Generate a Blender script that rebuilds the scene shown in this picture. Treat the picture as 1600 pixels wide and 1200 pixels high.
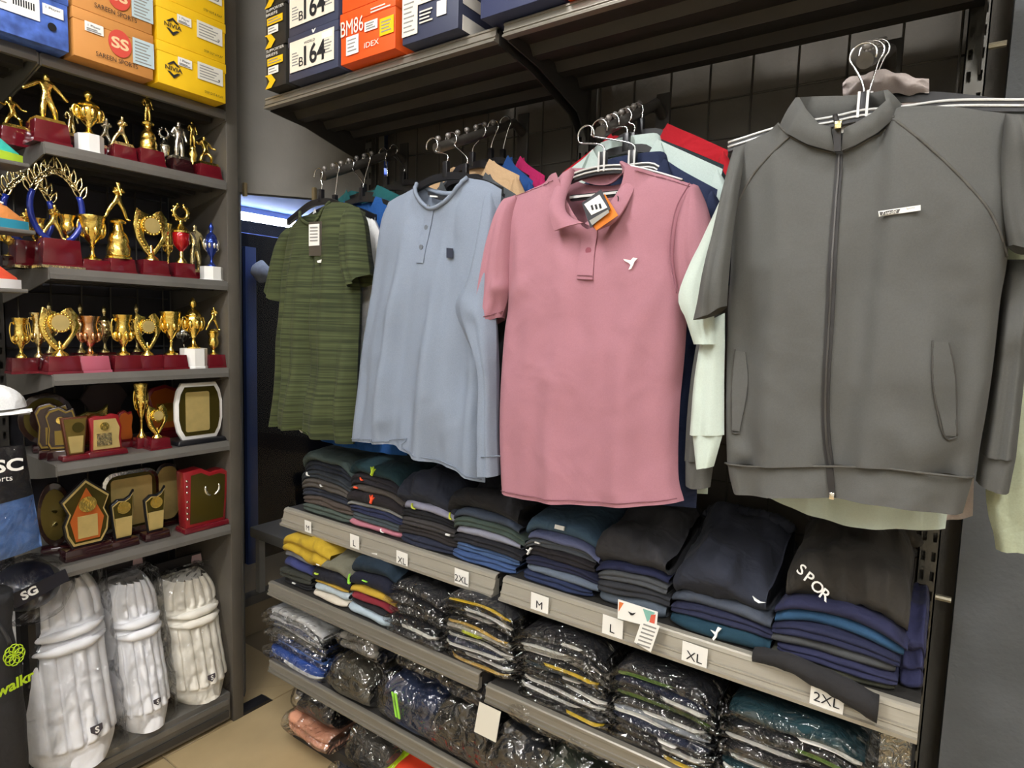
import bpy, bmesh, math, random
from mathutils import Vector, Matrix, noise
for o in list(bpy.data.objects): bpy.data.objects.remove(o)
S = bpy.context.scene; COL = S.collection
# ---------------------------------------------------------------- camera
FPX, YAW, PIT, ROL, HCAM = 972.06, 0.61136336, 0.09369473, 0.03023159, 1.5
_f = Vector((-math.sin(YAW)*math.cos(PIT), math.cos(YAW)*math.cos(PIT), -math.sin(PIT)))
_rt = Vector((math.cos(YAW), math.sin(YAW), 0)); _up = _rt.cross(_f)
CR = _rt*math.cos(ROL)+_up*math.sin(ROL); CU = _up*math.cos(ROL)-_rt*math.sin(ROL); CF = _f
CP = Vector((0, 0, HCAM))
cd = bpy.data.cameras.new('camera'); cam = bpy.data.objects.new('camera', cd); COL.objects.link(cam)
cd.sensor_fit = 'HORIZONTAL'; cd.sensor_width = 36; cd.lens = 36*FPX/1600; cd.clip_start = .02
cam.matrix_world = Matrix(((CR.x, CU.x, -CF.x, 0), (CR.y, CU.y, -CF.y, 0), (CR.z, CU.z, -CF.z, HCAM), (0, 0, 0, 1)))
S.camera = cam
# ---------------------------------------------------------------- world, exposure
w = bpy.data.worlds.new('world'); S.world = w; w.use_nodes = True
w.node_tree.nodes['Background'].inputs[0].default_value = (.85, .92, 1, 1)
w.node_tree.nodes['Background'].inputs[1].default_value = .05
S.view_settings.view_transform = 'Standard'; S.view_settings.look = 'None'
S.view_settings.exposure = 0.1; S.view_settings.gamma = 1; S.view_settings.use_curve_mapping = False
# ceiling lamps: (x, y, length along x, length along y, watts per lamp strength)
LAMPS = [(-1.05, -.2, .14, 1.3, 70), (.6, -.35, .14, 1.3, 62), (-1.1, -2.0, .14, 1.3, 50), (.6, -2.1, .14, 1.3, 50)]
CEIL = 3.0
# ---------------------------------------------------------------- helpers
def ray(px, py): return CF+CR*((px-800)/FPX)+CU*((600-py)/FPX)
def hit(px, py, ax, val):
    d = ray(px, py); t = (val-CP[ax])/d[ax]; return CP+d*t
def W(px, py, Y): return hit(px, py, 1, Y)
def proj_w(P): return (Vector(P)-CP).dot(CF)
def lin(h):
    h = h.lstrip('#'); out = []
    for i in (0, 2, 4):
        c = int(h[i:i+2], 16)/255; out.append(c/12.92 if c <= .04045 else ((c+.055)/1.055)**2.4)
    return tuple(out)+(1,)
MATS = {}
def M(name, col, rough=.6, metal=0, bump=0, bs=200, var=0, vs=6, stretch=(1, 1, 1), sheen=0, coat=0, emit=0, spec=.5, detail=3):
    if name in MATS: return MATS[name]
    m = bpy.data.materials.new(name); m.use_nodes = True; nt = m.node_tree; b = nt.nodes['Principled BSDF']
    c = lin(col) if isinstance(col, str) else col
    b.inputs['Base Color'].default_value = c; b.inputs['Roughness'].default_value = rough; b.inputs['Metallic'].default_value = metal
    b.inputs['Specular IOR Level'].default_value = spec
    b.inputs['Sheen Weight'].default_value = sheen; b.inputs['Coat Weight'].default_value = coat
    if emit: b.inputs['Emission Color'].default_value = c; b.inputs['Emission Strength'].default_value = emit
    if bump or var:
        tc = nt.nodes.new('ShaderNodeTexCoord'); mp = nt.nodes.new('ShaderNodeMapping'); mp.inputs['Scale'].default_value = stretch
        nt.links.new(tc.outputs['Object'], mp.inputs['Vector'])
    if bump:
        n = nt.nodes.new('ShaderNodeTexNoise'); n.inputs['Scale'].default_value = bs; n.inputs['Detail'].default_value = detail
        nt.links.new(mp.outputs[0], n.inputs['Vector'])
        bp = nt.nodes.new('ShaderNodeBump'); bp.inputs['Strength'].default_value = bump; bp.inputs['Distance'].default_value = .4/bs
        nt.links.new(n.outputs['Fac'], bp.inputs['Height']); nt.links.new(bp.outputs[0], b.inputs['Normal'])
    if var:
        n = nt.nodes.new('ShaderNodeTexNoise'); n.inputs['Scale'].default_value = vs; n.inputs['Detail'].default_value = 4
        nt.links.new(mp.outputs[0], n.inputs['Vector'])
        r = nt.nodes.new('ShaderNodeValToRGB'); r.color_ramp.elements[0].position = .3; r.color_ramp.elements[1].position = .7
        r.color_ramp.elements[0].color = tuple(x*(1-var) for x in c[:3])+(1,); r.color_ramp.elements[1].color = tuple(min(1, x*(1+var)) for x in c[:3])+(1,)
        nt.links.new(n.outputs['Fac'], r.inputs[0]); nt.links.new(r.outputs[0], b.inputs['Base Color'])
    MATS[name] = m; return m
def wrinkle(m, sc, dist, st=.6):
    nt = m.node_tree; b = nt.nodes['Principled BSDF']; tc = nt.nodes.new('ShaderNodeTexCoord'); n = nt.nodes.new('ShaderNodeTexNoise'); n.inputs['Scale'].default_value = sc; n.inputs['Detail'].default_value = 2.5; n.inputs['Distortion'].default_value = .6
    bp = nt.nodes.new('ShaderNodeBump'); bp.inputs['Strength'].default_value = st; bp.inputs['Distance'].default_value = dist; nt.links.new(tc.outputs['Object'], n.inputs['Vector']); nt.links.new(n.outputs['Fac'], bp.inputs['Height'])
    for l in list(nt.links):
        if l.to_socket == b.inputs['Normal']: nt.links.new(l.from_socket, bp.inputs['Normal'])
    nt.links.new(bp.outputs[0], b.inputs['Normal']); return m
def cloth(col, var=.06):
    nm = 'cloth_'+col.strip('#')
    return MATS[nm] if nm in MATS else wrinkle(M(nm, col, .85, 0, .35, 700, var, 300, (1, 1, 1), .04, spec=.25), 16, .022, .55)
def film(name='clear_film', gl=.16, rough=.09, tint=(1, 1, 1, 1), bs=38, bump=.8, fr=.6):
    if name in MATS: return MATS[name]
    m = bpy.data.materials.new(name); m.use_nodes = True; nt = m.node_tree; nt.nodes.clear()
    out = nt.nodes.new('ShaderNodeOutputMaterial'); mx = nt.nodes.new('ShaderNodeMixShader')
    t = nt.nodes.new('ShaderNodeBsdfTransparent'); t.inputs[0].default_value = tint
    g = nt.nodes.new('ShaderNodeBsdfGlossy'); g.inputs['Roughness'].default_value = rough
    tc = nt.nodes.new('ShaderNodeTexCoord'); n = nt.nodes.new('ShaderNodeTexNoise'); n.inputs['Scale'].default_value = bs; n.inputs['Detail'].default_value = 1.5
    n.inputs['Distortion'].default_value = 1.6
    bp = nt.nodes.new('ShaderNodeBump'); bp.inputs['Strength'].default_value = bump; bp.inputs['Distance'].default_value = .03
    nt.links.new(tc.outputs['Object'], n.inputs['Vector']); nt.links.new(n.outputs['Fac'], bp.inputs['Height']); nt.links.new(bp.outputs[0], g.inputs['Normal'])
    lw = nt.nodes.new('ShaderNodeLayerWeight'); lw.inputs[0].default_value = .25; nt.links.new(bp.outputs[0], lw.inputs['Normal'])
    ma = nt.nodes.new('ShaderNodeMath'); ma.operation = 'MULTIPLY_ADD'; ma.inputs[1].default_value = fr; ma.inputs[2].default_value = gl
    nt.links.new(lw.outputs['Fresnel'], ma.inputs[0]); nt.links.new(ma.outputs[0], mx.inputs[0])
    nt.links.new(t.outputs[0], mx.inputs[1]); nt.links.new(g.outputs[0], mx.inputs[2]); nt.links.new(mx.outputs[0], out.inputs[0])
    MATS[name] = m; return m
def wm(o):
    m = o.matrix_basis.copy()
    while o.parent: o = o.parent; m = o.matrix_basis @ m
    return m
def tag(o, label=None, cat=None, group=None, kind=None):
    if label: o['label'] = label
    if cat: o['category'] = cat
    if group: o['group'] = group
    if kind: o['kind'] = kind
    return o
def thing(name, loc, rz=0, label=None, cat=None, group=None, kind=None):
    o = bpy.data.objects.new(name, None); o.location = loc; o.rotation_euler = (0, 0, rz); COL.objects.link(o)
    o.empty_display_size = .05
    return tag(o, label, cat, group, kind)
class B:
    def __init__(s): s.v = []; s.f = []
    def add(s, vs, fs):
        n = len(s.v); s.v += [tuple(v) for v in vs]; s.f += [tuple(i+n for i in f) for f in fs]; return s
    def box(s, x0, x1, y0, y1, z0, z1):
        return s.add([(x0, y0, z0), (x1, y0, z0), (x1, y1, z0), (x0, y1, z0), (x0, y0, z1), (x1, y0, z1), (x1, y1, z1), (x0, y1, z1)],
                     [(0, 3, 2, 1), (4, 5, 6, 7), (0, 1, 5, 4), (1, 2, 6, 5), (2, 3, 7, 6), (3, 0, 4, 7)])
    def taper(s, cx, cy, z0, z1, w0, d0, w1, d1):
        return s.add([(cx-w0, cy-d0, z0), (cx+w0, cy-d0, z0), (cx+w0, cy+d0, z0), (cx-w0, cy+d0, z0), (cx-w1, cy-d1, z1), (cx+w1, cy-d1, z1), (cx+w1, cy+d1, z1), (cx-w1, cy+d1, z1)],
                     [(0, 3, 2, 1), (4, 5, 6, 7), (0, 1, 5, 4), (1, 2, 6, 5), (2, 3, 7, 6), (3, 0, 4, 7)])
    def tube(s, pts, r, n=8, caps=True):
        pts = [Vector(p) for p in pts]; k = len(pts); rings = []; up = Vector((0, 0, 1)); prev = None
        for i, p in enumerate(pts):
            t = (pts[min(i+1, k-1)]-pts[max(i-1, 0)]).normalized()
            if prev is None:
                a = up if abs(t.z) < .9 else Vector((1, 0, 0)); u = t.cross(a).normalized()
            else: u = (prev-t*prev.dot(t)).normalized()
            prev = u; vv = t.cross(u); ri = r[i] if isinstance(r, (list, tuple)) else r
            rings.append([p+(u*math.cos(2*math.pi*j/n)+vv*math.sin(2*math.pi*j/n))*ri for j in range(n)])
        vs = [q for rg in rings for q in rg]; fs = []
        for i in range(k-1):
            for j in range(n): fs.append((i*n+j, i*n+(j+1) % n, (i+1)*n+(j+1) % n, (i+1)*n+j))
        if caps: fs.append(tuple(range(n-1, -1, -1))); fs.append(tuple((k-1)*n+j for j in range(n)))
        return s.add(vs, fs)
    def lathe(s, prof, n=16, c=(0, 0, 0), sx=1, sy=1):
        vs = []; fs = []; k = len(prof)
        for r, z in prof:
            for j in range(n):
                a = 2*math.pi*(j+.5)/n; vs.append((c[0]+r*math.cos(a)*sx, c[1]+r*math.sin(a)*sy, c[2]+z))
        for i in range(k-1):
            for j in range(n): fs.append((i*n+j, i*n+(j+1) % n, (i+1)*n+(j+1) % n, (i+1)*n+j))
        fs.append(tuple(range(n-1, -1, -1))); fs.append(tuple((k-1)*n+j for j in range(n)))
        return s.add(vs, fs)
    def plate(s, poly, y0, y1):            # polygon in x,z extruded along y
        n = len(poly); ar = sum(poly[i][0]*poly[(i+1) % n][1]-poly[(i+1) % n][0]*poly[i][1] for i in range(n))
        if ar < 0: poly = poly[::-1]
        vs = [(x, y0, z) for x, z in poly]+[(x, y1, z) for x, z in poly]
        fs = [tuple(range(n)), tuple(range(2*n-1, n-1, -1))]+[(i, i+n, (i+1) % n+n, (i+1) % n) for i in range(n)]
        return s.add(vs, fs)
    def platex(s, poly, x0, x1):           # polygon in y,z extruded along x
        b = B().plate(poly, x0, x1); return s.add([(y, x, z) for x, y, z in b.v], [f[::-1] for f in b.f])
    def ball(s, c, r, n=10, k=6, sx=1, sy=1, sz=1):
        pr = [(max(1e-4, math.sin(math.pi*i/k))*r, -math.cos(math.pi*i/k)*r*sz) for i in range(k+1)]
        return s.lathe(pr, n, c, sx, sy)
    def grid(s, fn, nu, nv, closed_u=False):
        vs = [fn(i/nu, j/nv) for j in range(nv+1) for i in range(nu+1)]
        fs = [(j*(nu+1)+i, j*(nu+1)+i+1, (j+1)*(nu+1)+i+1, (j+1)*(nu+1)+i) for j in range(nv) for i in range(nu)]
        return s.add(vs, fs)
    def xf(s, fn): s.v = [tuple(fn(*v)) for v in s.v]; return s
def mk(name, b, mat, parent=None, smooth=None, world=True, bevel=0, seg=2, origin=None):
    """link builder b as one mesh object; b is in world space unless world=False (parent's own space)"""
    me = bpy.data.meshes.new(name); o = bpy.data.objects.new(name, me); COL.objects.link(o)
    vs = [Vector(v) for v in b.v]
    if parent is not None:
        o.parent = parent
        if world:
            inv = wm(parent).inverted(); vs = [inv @ v for v in vs]
    else:
        if origin is None and world:
            xs = [v.x for v in vs]; ys = [v.y for v in vs]; zs = [v.z for v in vs]
            origin = ((min(xs)+max(xs))/2, (min(ys)+max(ys))/2, min(zs))
        if origin: o.location = origin; og = Vector(origin); vs = [v-og for v in vs]
    me.from_pydata(vs, [], b.f); me.update()
    if bevel:
        bm = bmesh.new(); bm.from_mesh(me); bmesh.ops.bevel(bm, geom=bm.edges[:], offset=bevel, segments=seg, profile=.5, affect='EDGES', clamp_overlap=True)
        bm.to_mesh(me); bm.free()
        if smooth is None: smooth = .7
    if smooth:
        me.shade_smooth()
        if smooth is not True: me.set_sharp_from_angle(angle=smooth)
    if mat is not None: me.materials.append(mat)
    return o
def inst(o, name, parent):
    c = o.copy(); c.name = name; COL.objects.link(c); c.parent = parent; return c
_txt = {}
def text(s, org, xd, ud, h, mat, parent, width=None, align='C', bold=.0, off=.0012, name='lettering', shear=0):
    """flat printed lettering at org (world), baseline direction xd, up direction ud"""
    key = (s, bold, shear)
    if key not in _txt:
        cu = bpy.data.curves.new('t', 'FONT'); cu.body = s; cu.size = 1; cu.offset = bold; cu.shear = shear; cu.resolution_u = 3
        to = bpy.data.objects.new('t', cu); COL.objects.link(to); bpy.context.view_layer.update()
        me = bpy.data.meshes.new_from_object(to.evaluated_get(bpy.context.evaluated_depsgraph_get()))
        vs = [v.co.copy() for v in me.vertices]; fs = [tuple(p.vertices) for p in me.polygons]
        bpy.data.objects.remove(to); bpy.data.curves.remove(cu); bpy.data.meshes.remove(me); _txt[key] = (vs, fs)
    vs, fs = _txt[key]
    if not vs: return None
    x0 = min(v.x for v in vs); x1 = max(v.x for v in vs); y0 = min(v.y for v in vs); y1 = max(v.y for v in vs)
    xd = Vector(xd).normalized(); ud = Vector(ud).normalized(); nn = xd.cross(ud); org = Vector(org)
    sy = h/(y1-y0); sx = sy if width is None else width/(x1-x0)
    ox = {'C': (x0+x1)/2, 'L': x0, 'R': x1}[align]; oy = (y0+y1)/2
    b = B(); b.v = [tuple(org+xd*((v.x-ox)*sx)+ud*((v.y-oy)*sy)+nn*off) for v in vs]; b.f = fs
    return mk(name, b, mat, parent)
def smin(x): return max(0., min(1., x))
def ss(a, b, x): t = smin((x-a)/(b-a)); return t*t*(3-2*t)
def nz(x, y=0, z=0): return noise.noise(Vector((x, y, z)))
def cat(pts, n):
    """Catmull-Rom resample of an open polyline to n+1 points at equal arc length"""
    P = [Vector(p) for p in pts]; out = []
    if len(P) > 2:
        Q = [P[0]*2-P[1]]+P+[P[-1]*2-P[-2]]; D = []
        for i in range(len(P)-1):
            a, b, c, d = Q[i:i+4]
            for k in range(8):
                t = k/8; D.append(.5*((2*b)+(c-a)*t+(2*a-5*b+4*c-d)*t*t+(3*b-a-3*c+d)*t**3))
        D.append(P[-1])
    else: D = P
    L = [0]
    for i in range(1, len(D)): L.append(L[-1]+(D[i]-D[i-1]).length)
    j = 0
    for i in range(n+1):
        t = L[-1]*i/n
        while j < len(D)-2 and L[j+1] < t: j += 1
        dl = L[j+1]-L[j]; out.append(D[j].lerp(D[j+1], (t-L[j])/dl if dl > 1e-9 else 0))
    return out
# ---------------------------------------------------------------- materials
mMETAL = M('rack_metal', '#6b6862', .45, .35, .1, 60, .08, 9)
mMETALD = M('rack_metal_dark', '#3d3b38', .5, .3, .1, 60, .08, 9)
mLIP = M('rack_lip', '#8d887d', .38, .45, .08, 30, .05, 14, (.4, 8, 8))
mSTRIP = M('ticket_strip', '#a39d8f', .3, .25, .05, 40, .03, 18, (.4, 6, 6), coat=.4)
mWIRE = M('grid_wire', '#4a463f', .5, .4)
mBLACKP = M('black_plastic', '#17171a', .35)
mCHROME = M('chrome', '#d8d8d8', .15, 1)
mGOLD = M('gold_plate', '#ffe07a', .2, 1, .5, 70)
mGOLDB = M('pale_gold', '#fbeab0', .2, 1, .5, 70)
mGOLDM = M('matt_gold', '#d8c07c', .42, .55, .06, 200, .08, 30)
mSILV = M('silver_plate', '#f2f0e8', .18, 1, .4, 70)
mBRONZE = M('rose_gold', '#cf9f78', .2, 1)
mMAROON = M('maroon_lacquer', '#62131d', .18, 0, 0, 1, .12, 12, coat=.6)
mMAROOND = M('dark_lacquer', '#2c1013', .15, 0, coat=.7)
mWHITE = M('white_paint', '#e9e7e2', .4)
mPAPER = M('white_paper', '#efede6', .7)
mINK = M('black_ink', '#1c1c20', .7)
mGREYINK = M('grey_print', '#8d8c88', .7)
mYEL = M('yellow_card', '#eec012', .55, 0, 0, 1, .04, 8)
mORG = M('orange_card', '#e8591d', .5, 0, 0, 1, .05, 8)
mNAVYC = M('navy_card', '#3a3f55', .5, 0, 0, 1, .06, 8)
mBRN = M('kraft_card', '#c98a45', .65, 0, 0, 1, .05, 10)
mBLK = M('black_card', '#26241f', .5)
# ---------------------------------------------------------------- structure
def struct(name, b, m, **k): o = mk(name, b, m, **k); o['kind'] = 'structure'; return o
mWALLB = M('slate_plaster', '#5d6062', .8, 0, .35, 90, .16, 7)
mWALLG = M('grey_plaster', '#77746d', .8, 0, .2, 60, .08, 5)
mCEIL = M('ceiling_paint', '#e4e1d8', .85)
mROOM = M('shop_wall_paint', '#d5d1c6', .85, 0, .1, 30, .05, 3)
mTILE = M('beige_tile', '#b29c74', .32, 0, .05, 8, .09, 5)
mGROUT = M('grout', '#7d6f57', .8)
XW, YW = -2.52, 1.76
fl = struct('floor', B().box(-5, 2.4, -3.2, 4.2, -.05, -.004), mGROUT)
tile0 = None
for i in range(8):
    for j in range(7):
        x = -2.98+.6*i; y = -2.33+.6*j
        if tile0 is None:
            tile0 = mk('floor_tile', B().box(-.2985, .2985, -.2985, .2985, -.012, 0), mTILE, fl, world=False, bevel=.002, seg=1); t = tile0
        else: t = inst(tile0, 'floor_tile', fl)
        t.location = Vector((x, y, 0))-fl.location
struct('ceiling', B().box(-5, 2.4, -3.2, 4.2, CEIL, CEIL+.05), mCEIL)
struct('wall_back', B().box(-1.86, 2.3, YW, YW+.06, 0, CEIL), M('dark_back_paint', '#55514a', .8, 0, .2, 60, .1, 5))
struct('wall_pillar', B().box(.052, 2.25, 1.672, YW-.001, 0, CEIL), mWALLB)
struct('wall_left', B().box(XW-.06, XW, -3, 1.262, 0, CEIL), mWALLG)
struct('wall_right', B().box(2.25, 2.31, -3, YW, 0, CEIL), mROOM)
struct('wall_front', B().box(-2.58, 2.31, -3.06, -3, 0, CEIL), mROOM)
for i, (x, y, wx, wy, st) in enumerate(LAMPS):
    t = thing('ceiling_light', (x, y, CEIL-.06), 0, ['tube light on the ceiling above the trophy aisle', 'tube light on the ceiling in front of the grey jacket', 'rear ceiling tube light behind the trophy aisle', 'rear ceiling tube light farthest from the trophies'][i], 'ceiling light', 'tube lights on the shop ceiling')
    mk('housing', B().box(-wx/2-.02, wx/2+.02, -wy/2-.02, wy/2+.02, .02, .06), mWHITE, t, world=False)
    mk('diffuser', B().box(-wx/2, wx/2, -wy/2, wy/2, 0, .0195), M('lamp_glow_%d' % i, (.985, .985, 1, 1), .5, emit=st), t, world=False)
# chamfered corner wall with a glazed opening to the fitting room
A2 = Vector((-2.24, 1.262)); C2 = Vector((-1.857, 1.737)); dS = (C2-A2).normalized(); dN = Vector((-dS.y, dS.x))
def D3(s, n, z): p = A2+dS*s+dN*n; return (p.x, p.y, z)
LS = (C2-A2).length
def onD(px, py):
    d = ray(px, py); n3 = Vector((dN.x, dN.y, 0)); t = (Vector((A2.x, A2.y, 0))-CP).dot(n3)/d.dot(n3); p = CP+d*t
    return (Vector((p.x, p.y))-A2).dot(dS), p.z
s0 = onD(374, 302)[0]; zt = onD(430, 305)[1]; s1 = LS-.06
b = B()
for (a, c, z0, z1) in ((-.02, s0, 0, CEIL), (s1, LS, 0, CEIL), (s0, s1, zt, CEIL)):
    vs = [D3(a, 0, z0), D3(c, 0, z0), D3(c, .04, z0), D3(a, .04, z0), D3(a, 0, z1), D3(c, 0, z1), D3(c, .04, z1), D3(a, .04, z1)]
    b.add(vs, [(0, 3, 2, 1), (4, 5, 6, 7), (0, 1, 5, 4), (1, 2, 6, 5), (2, 3, 7, 6), (3, 0, 4, 7)])
struct('wall_corner', b, mWALLG)
vs = [D3(s0-.01, -.004, .03), D3(s1, -.004, .03), D3(s1, -.001, .03), D3(s0-.01, -.001, .03), D3(s0-.01, -.004, zt+.012), D3(s1, -.004, zt+.012), D3(s1, -.001, zt+.012), D3(s0-.01, -.001, zt+.012)]
win = thing('window_1', D3((s0+s1)/2, 0, .03), kind='structure')
mk('pane', B().add(vs, [(0, 3, 2, 1), (4, 5, 6, 7), (0, 1, 5, 4), (1, 2, 6, 5), (2, 3, 7, 6), (3, 0, 4, 7)]), film('pane_glass', .006, .0, bs=1, bump=0, fr=.12), win)
for px, py in ((383, 296), (491, 303)):
    s, z = onD(px, py); c = D3(s, -.008, z); mk('glass_clip', B().box(c[0]-.008, c[0]+.008, c[1]-.006, c[1]+.006, z-.026, z+.022), M('brass_clip', '#c9b48a', .35, .7), win, bevel=.002)
# fitting room behind the corner wall
mNAVYW = M('navy_wall', '#060914', .8, spec=.2); mBLUEC = M('fitting_ceiling', '#5a82ee', .6); mPLAT = M('platform_board', '#57544f', .6)
struct('wall_fitting_end', B().box(-5, -4.95, 1.3, 4.2, 0, CEIL), mNAVYW)
struct('wall_fitting_far', B().box(-5, -1.88, 4.15, 4.2, 0, CEIL), mNAVYW)
struct('wall_fitting_near', B().box(-5, -2.58, 1.27, 1.30, 0, CEIL), mNAVYW)
struct('ceiling_fitting', B().box(-4.95, -2.62, 1.31, 4.15, 2.34, 2.38), mBLUEC)
struct('trim_1', B().box(-2.66, -2.6, 1.31, 4.1, .15, .19), mPLAT)
struct('floor_fitting', B().box(-4.94, -2.61, 1.31, 4.14, 0, .186), M('platform_floor', '#8a7a60', .5, 0, 0, 1, .1, 4))
struct('trim_2', B().box(-4.95, -4.86, 1.31, 4.1, 2.10, 2.2), M('blue_beam', '#4a63b4', .5))
struct('wall_fitting_partition', B().box(-3.06, -3.0, 1.31, 4.1, .187, 1.93), mNAVYW)
_bp = hit(390, 500, 0, -2.985).y
struct('trim_3', B().box(-2.995, -2.97, _bp-.03, _bp+.03, .187, 1.86), M('blue_post', '#44588f', .5))
t = thing('tube_light', (-4.5, 2.6, 2.27), 0, 'glowing tube light under the blue ceiling beyond the glass', 'tube light')
mk('tube', B().tube([(-4.5, 1.6, 2.27), (-4.5, 3.9, 2.27)], .028, 10), M('fit_glow', (.75, .86, 1, 1), .5, emit=24), t, smooth=True)
mk('batten', B().box(-4.53, -4.47, 1.55, 3.95, 2.299, 2.339), mWHITE, t)
t = thing('tube_light', (-2.78, 2.2, 2.27), 0, 'unseen added fill light above the bench inside the fitting room', 'tube light')  # added fill lamp, out of view, to brighten the bench and caps
mk('tube', B().tube([(-2.78, 1.6, 2.27), (-2.78, 2.8, 2.27)], .02, 10), M('fit_fill_glow', (.8, .88, 1, 1), .5, emit=18), t, smooth=True); mk('batten', B().box(-2.81, -2.75, 1.55, 2.85, 2.292, 2.339), mWHITE, t)
# bench
bt = hit(400, 925, 2, .187); bz = hit(398, 823, 0, bt.x).z
t = thing('bench', (bt.x, bt.y, .187), 0, 'low grey bench with metal legs seen through the glass', 'bench')
mk('seat', B().box(bt.x-.02, bt.x+.42, bt.y-.02, bt.y+.7, bz-.05, bz), M('bench_seat', '#6d6d6b', .7), t, bevel=.008)
for dx in (0, .38):
    for dy in (0, .62): mk('leg', B().box(bt.x+dx, bt.x+dx+.03, bt.y+dy, bt.y+dy+.03, .187, bz-.05), M('bench_steel', '#b8b8b4', .35, .6), t)
for k, (px, py, r) in enumerate(((409, 425, .062), (440, 424, .045))):
    p = hit(px, py, 0, -2.93); b = B().ball(p, r, 14, 10, .5, 1, .8)
    b.xf(lambda x, y, z: (x, y+.02*nz(x*19, y*19, z*19+k), z+.02*nz(y*21, z*19, x*19)))
    b.box(-3.0, -2.96, p.y-.01, p.y+.01, p.z+.02, p.z+.035)
    t = mk('cap', b, cloth('#b9c0cc'), smooth=True)
    tag(t, ['pale grey bag hanging on the navy fitting room wall', 'small white cap hanging beside the grey bag behind glass'][k], ['bag', 'cap'][k])
    if k == 0: t.name = 'hanging_bag'
# ---------------------------------------------------------------- clothes rack along the back wall
YB, YG = 1.70, 1.665            # upright back, wire grid plane
XS = [-1.87, -.93, .012]        # uprights
def slot_post(x0, x1, yf, yb, z0, z1, cols, pitch, sw, sh):
    """upright channel: front sheet with real slots, two side walls"""
    b = B(); n = int((z1-z0)/pitch); xs = [x0]
    cw = (x1-x0)/cols
    for c in range(cols): xs += [x0+cw*(c+.5)-sw/2, x0+cw*(c+.5)+sw/2]
    xs.append(x1)
    def q(a, c, d, e): b.add([(a, yf, d), (c, yf, d), (c, yf, e), (a, yf, e)], [(0, 1, 2, 3)])
    for i in range(0, len(xs)-1, 2): q(xs[i], xs[i+1], z0, z0+n*pitch)
    for i in range(1, len(xs)-1, 2):
        for k in range(n):
            za = z0+k*pitch; q(xs[i], xs[i+1], za, za+(pitch-sh)/2); q(xs[i], xs[i+1], za+(pitch+sh)/2, za+pitch)
    zt = z0+n*pitch
    b.box(x0, x0+.003, yf, yb, z0, zt); b.box(x1-.003, x1, yf, yb, z0, zt)
    b.box(x0+.003, x1-.003, yb-.004, yb, z0, zt)
    return b
rack = thing('clothes_rack', (-.93, YB, 0), 0, 'dark metal wall rack with wire grid and shelves holding clothes', 'display rack')
mSLOTD = M('post_metal', '#5f5d57', .4, .5, .08, 60)
for i, x in enumerate(XS):
    x0, x1 = ((x-.004, x+.034), (x-.02, x+.02), (x-.036, x+.003))[i]
    mk('upright', slot_post(x0, x1, 1.655, 1.69, 0, 2.75, 2, .045, .008, .022), mSLOTD, rack)
    mk('foot', B().box(x0, x1, 1.40, 1.654, 0, .048), mMETALD, rack)
w0 = None
for bay in range(2):
    xa = XS[bay]+.045; xb = XS[bay+1]-.045
    n = 9
    for k in range(n):
        x = xa+(xb-xa)*k/(n-1)
        if w0 is None:
            w0 = mk('grid_wire', B().tube([(0, 0, .35), (0, 0, 2.5)], .003, 6), mWIRE, rack, world=False, smooth=True); o = w0
        else: o = inst(w0, 'grid_wire', rack)
        o.location = (x-rack.location.x, YG-rack.location.y, 0)
    h0 = None
    for k in range(22):
        z = .40+.1*k
        if h0 is None: h0 = mk('grid_wire', B().tube([(xa-.02, YG+.007, 0), (xb+.02, YG+.007, 0)], .003, 6), mWIRE, rack, smooth=True); o = h0
        else: o = inst(h0, 'grid_wire', rack)
        o.location.z = z
    mk('grid_rail', B().box(xa-.02, xb+.02, YG+.012, YG+.03, 2.46, 2.5), mMETALD, rack)
def shelf(bay, yf, zs, lip, mat, tilt=0, name='shelf', ribs=3, yb=1.65):
    xa, xb = XS[bay]+(.0 if bay == 0 else .012), XS[bay+1]-.012+(.006 if bay else 0)
    sh = mk(name, B().box(xa, xb, yf+.004, yb, zs-.012, zs), mMETALD, rack)
    fr = lambda k: yf-(.004+tilt)*k
    lp = mk('lip', B().platex([(yf, zs+.001), (yf+.012, zs+.003), (yf+.012, zs-lip), (fr(1)-.004, zs-lip), (fr(1)-.005, zs-lip*.86), (fr(.86), zs-lip*.84), (fr(.72), zs-lip*.70), (fr(.70)-.003, zs-lip*.66), (fr(.66)-.003, zs-lip*.60), (fr(.58), zs-lip*.57), (fr(.25), zs-lip*.2), (fr(.2)-.003, zs-lip*.17), (fr(.05)-.003, zs-lip*.04)], xa, xb), mat, sh)
    for k in range(ribs):
        y = yf+.10+k*.12
        mk('rib', B().platex([(y, zs-.012), (y+.016, zs-.034), (y+.05, zs-.034), (y+.066, zs-.012)], xa+.004, xb-.004), mMETALD, sh)
    for x in (xa-.001, xb-.004):
        mk('bracket', B().platex([(yf+.016, zs-.013), (yf+.016, zs-.036), (yf+.15, zs-.05), (yb-.06, zs-.10), (yb, zs-.16), (yb, zs-.013)], x, x+.004), mMETALD, sh)
    return sh
ZT, ZM, Z3, Z4 = 2.205, .836, .588, .305
for bay in (0, 1):
    shelf(bay, 1.235, ZT+.003*bay, .034, mLIP)
    shelf(bay, 1.30, ZM, .056, mSTRIP, .014)
    shelf(bay, 1.235, Z3-.022*bay, .042, mLIP)
    shelf(bay, 1.235, Z4-.022*bay, .040, mLIP)
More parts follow.
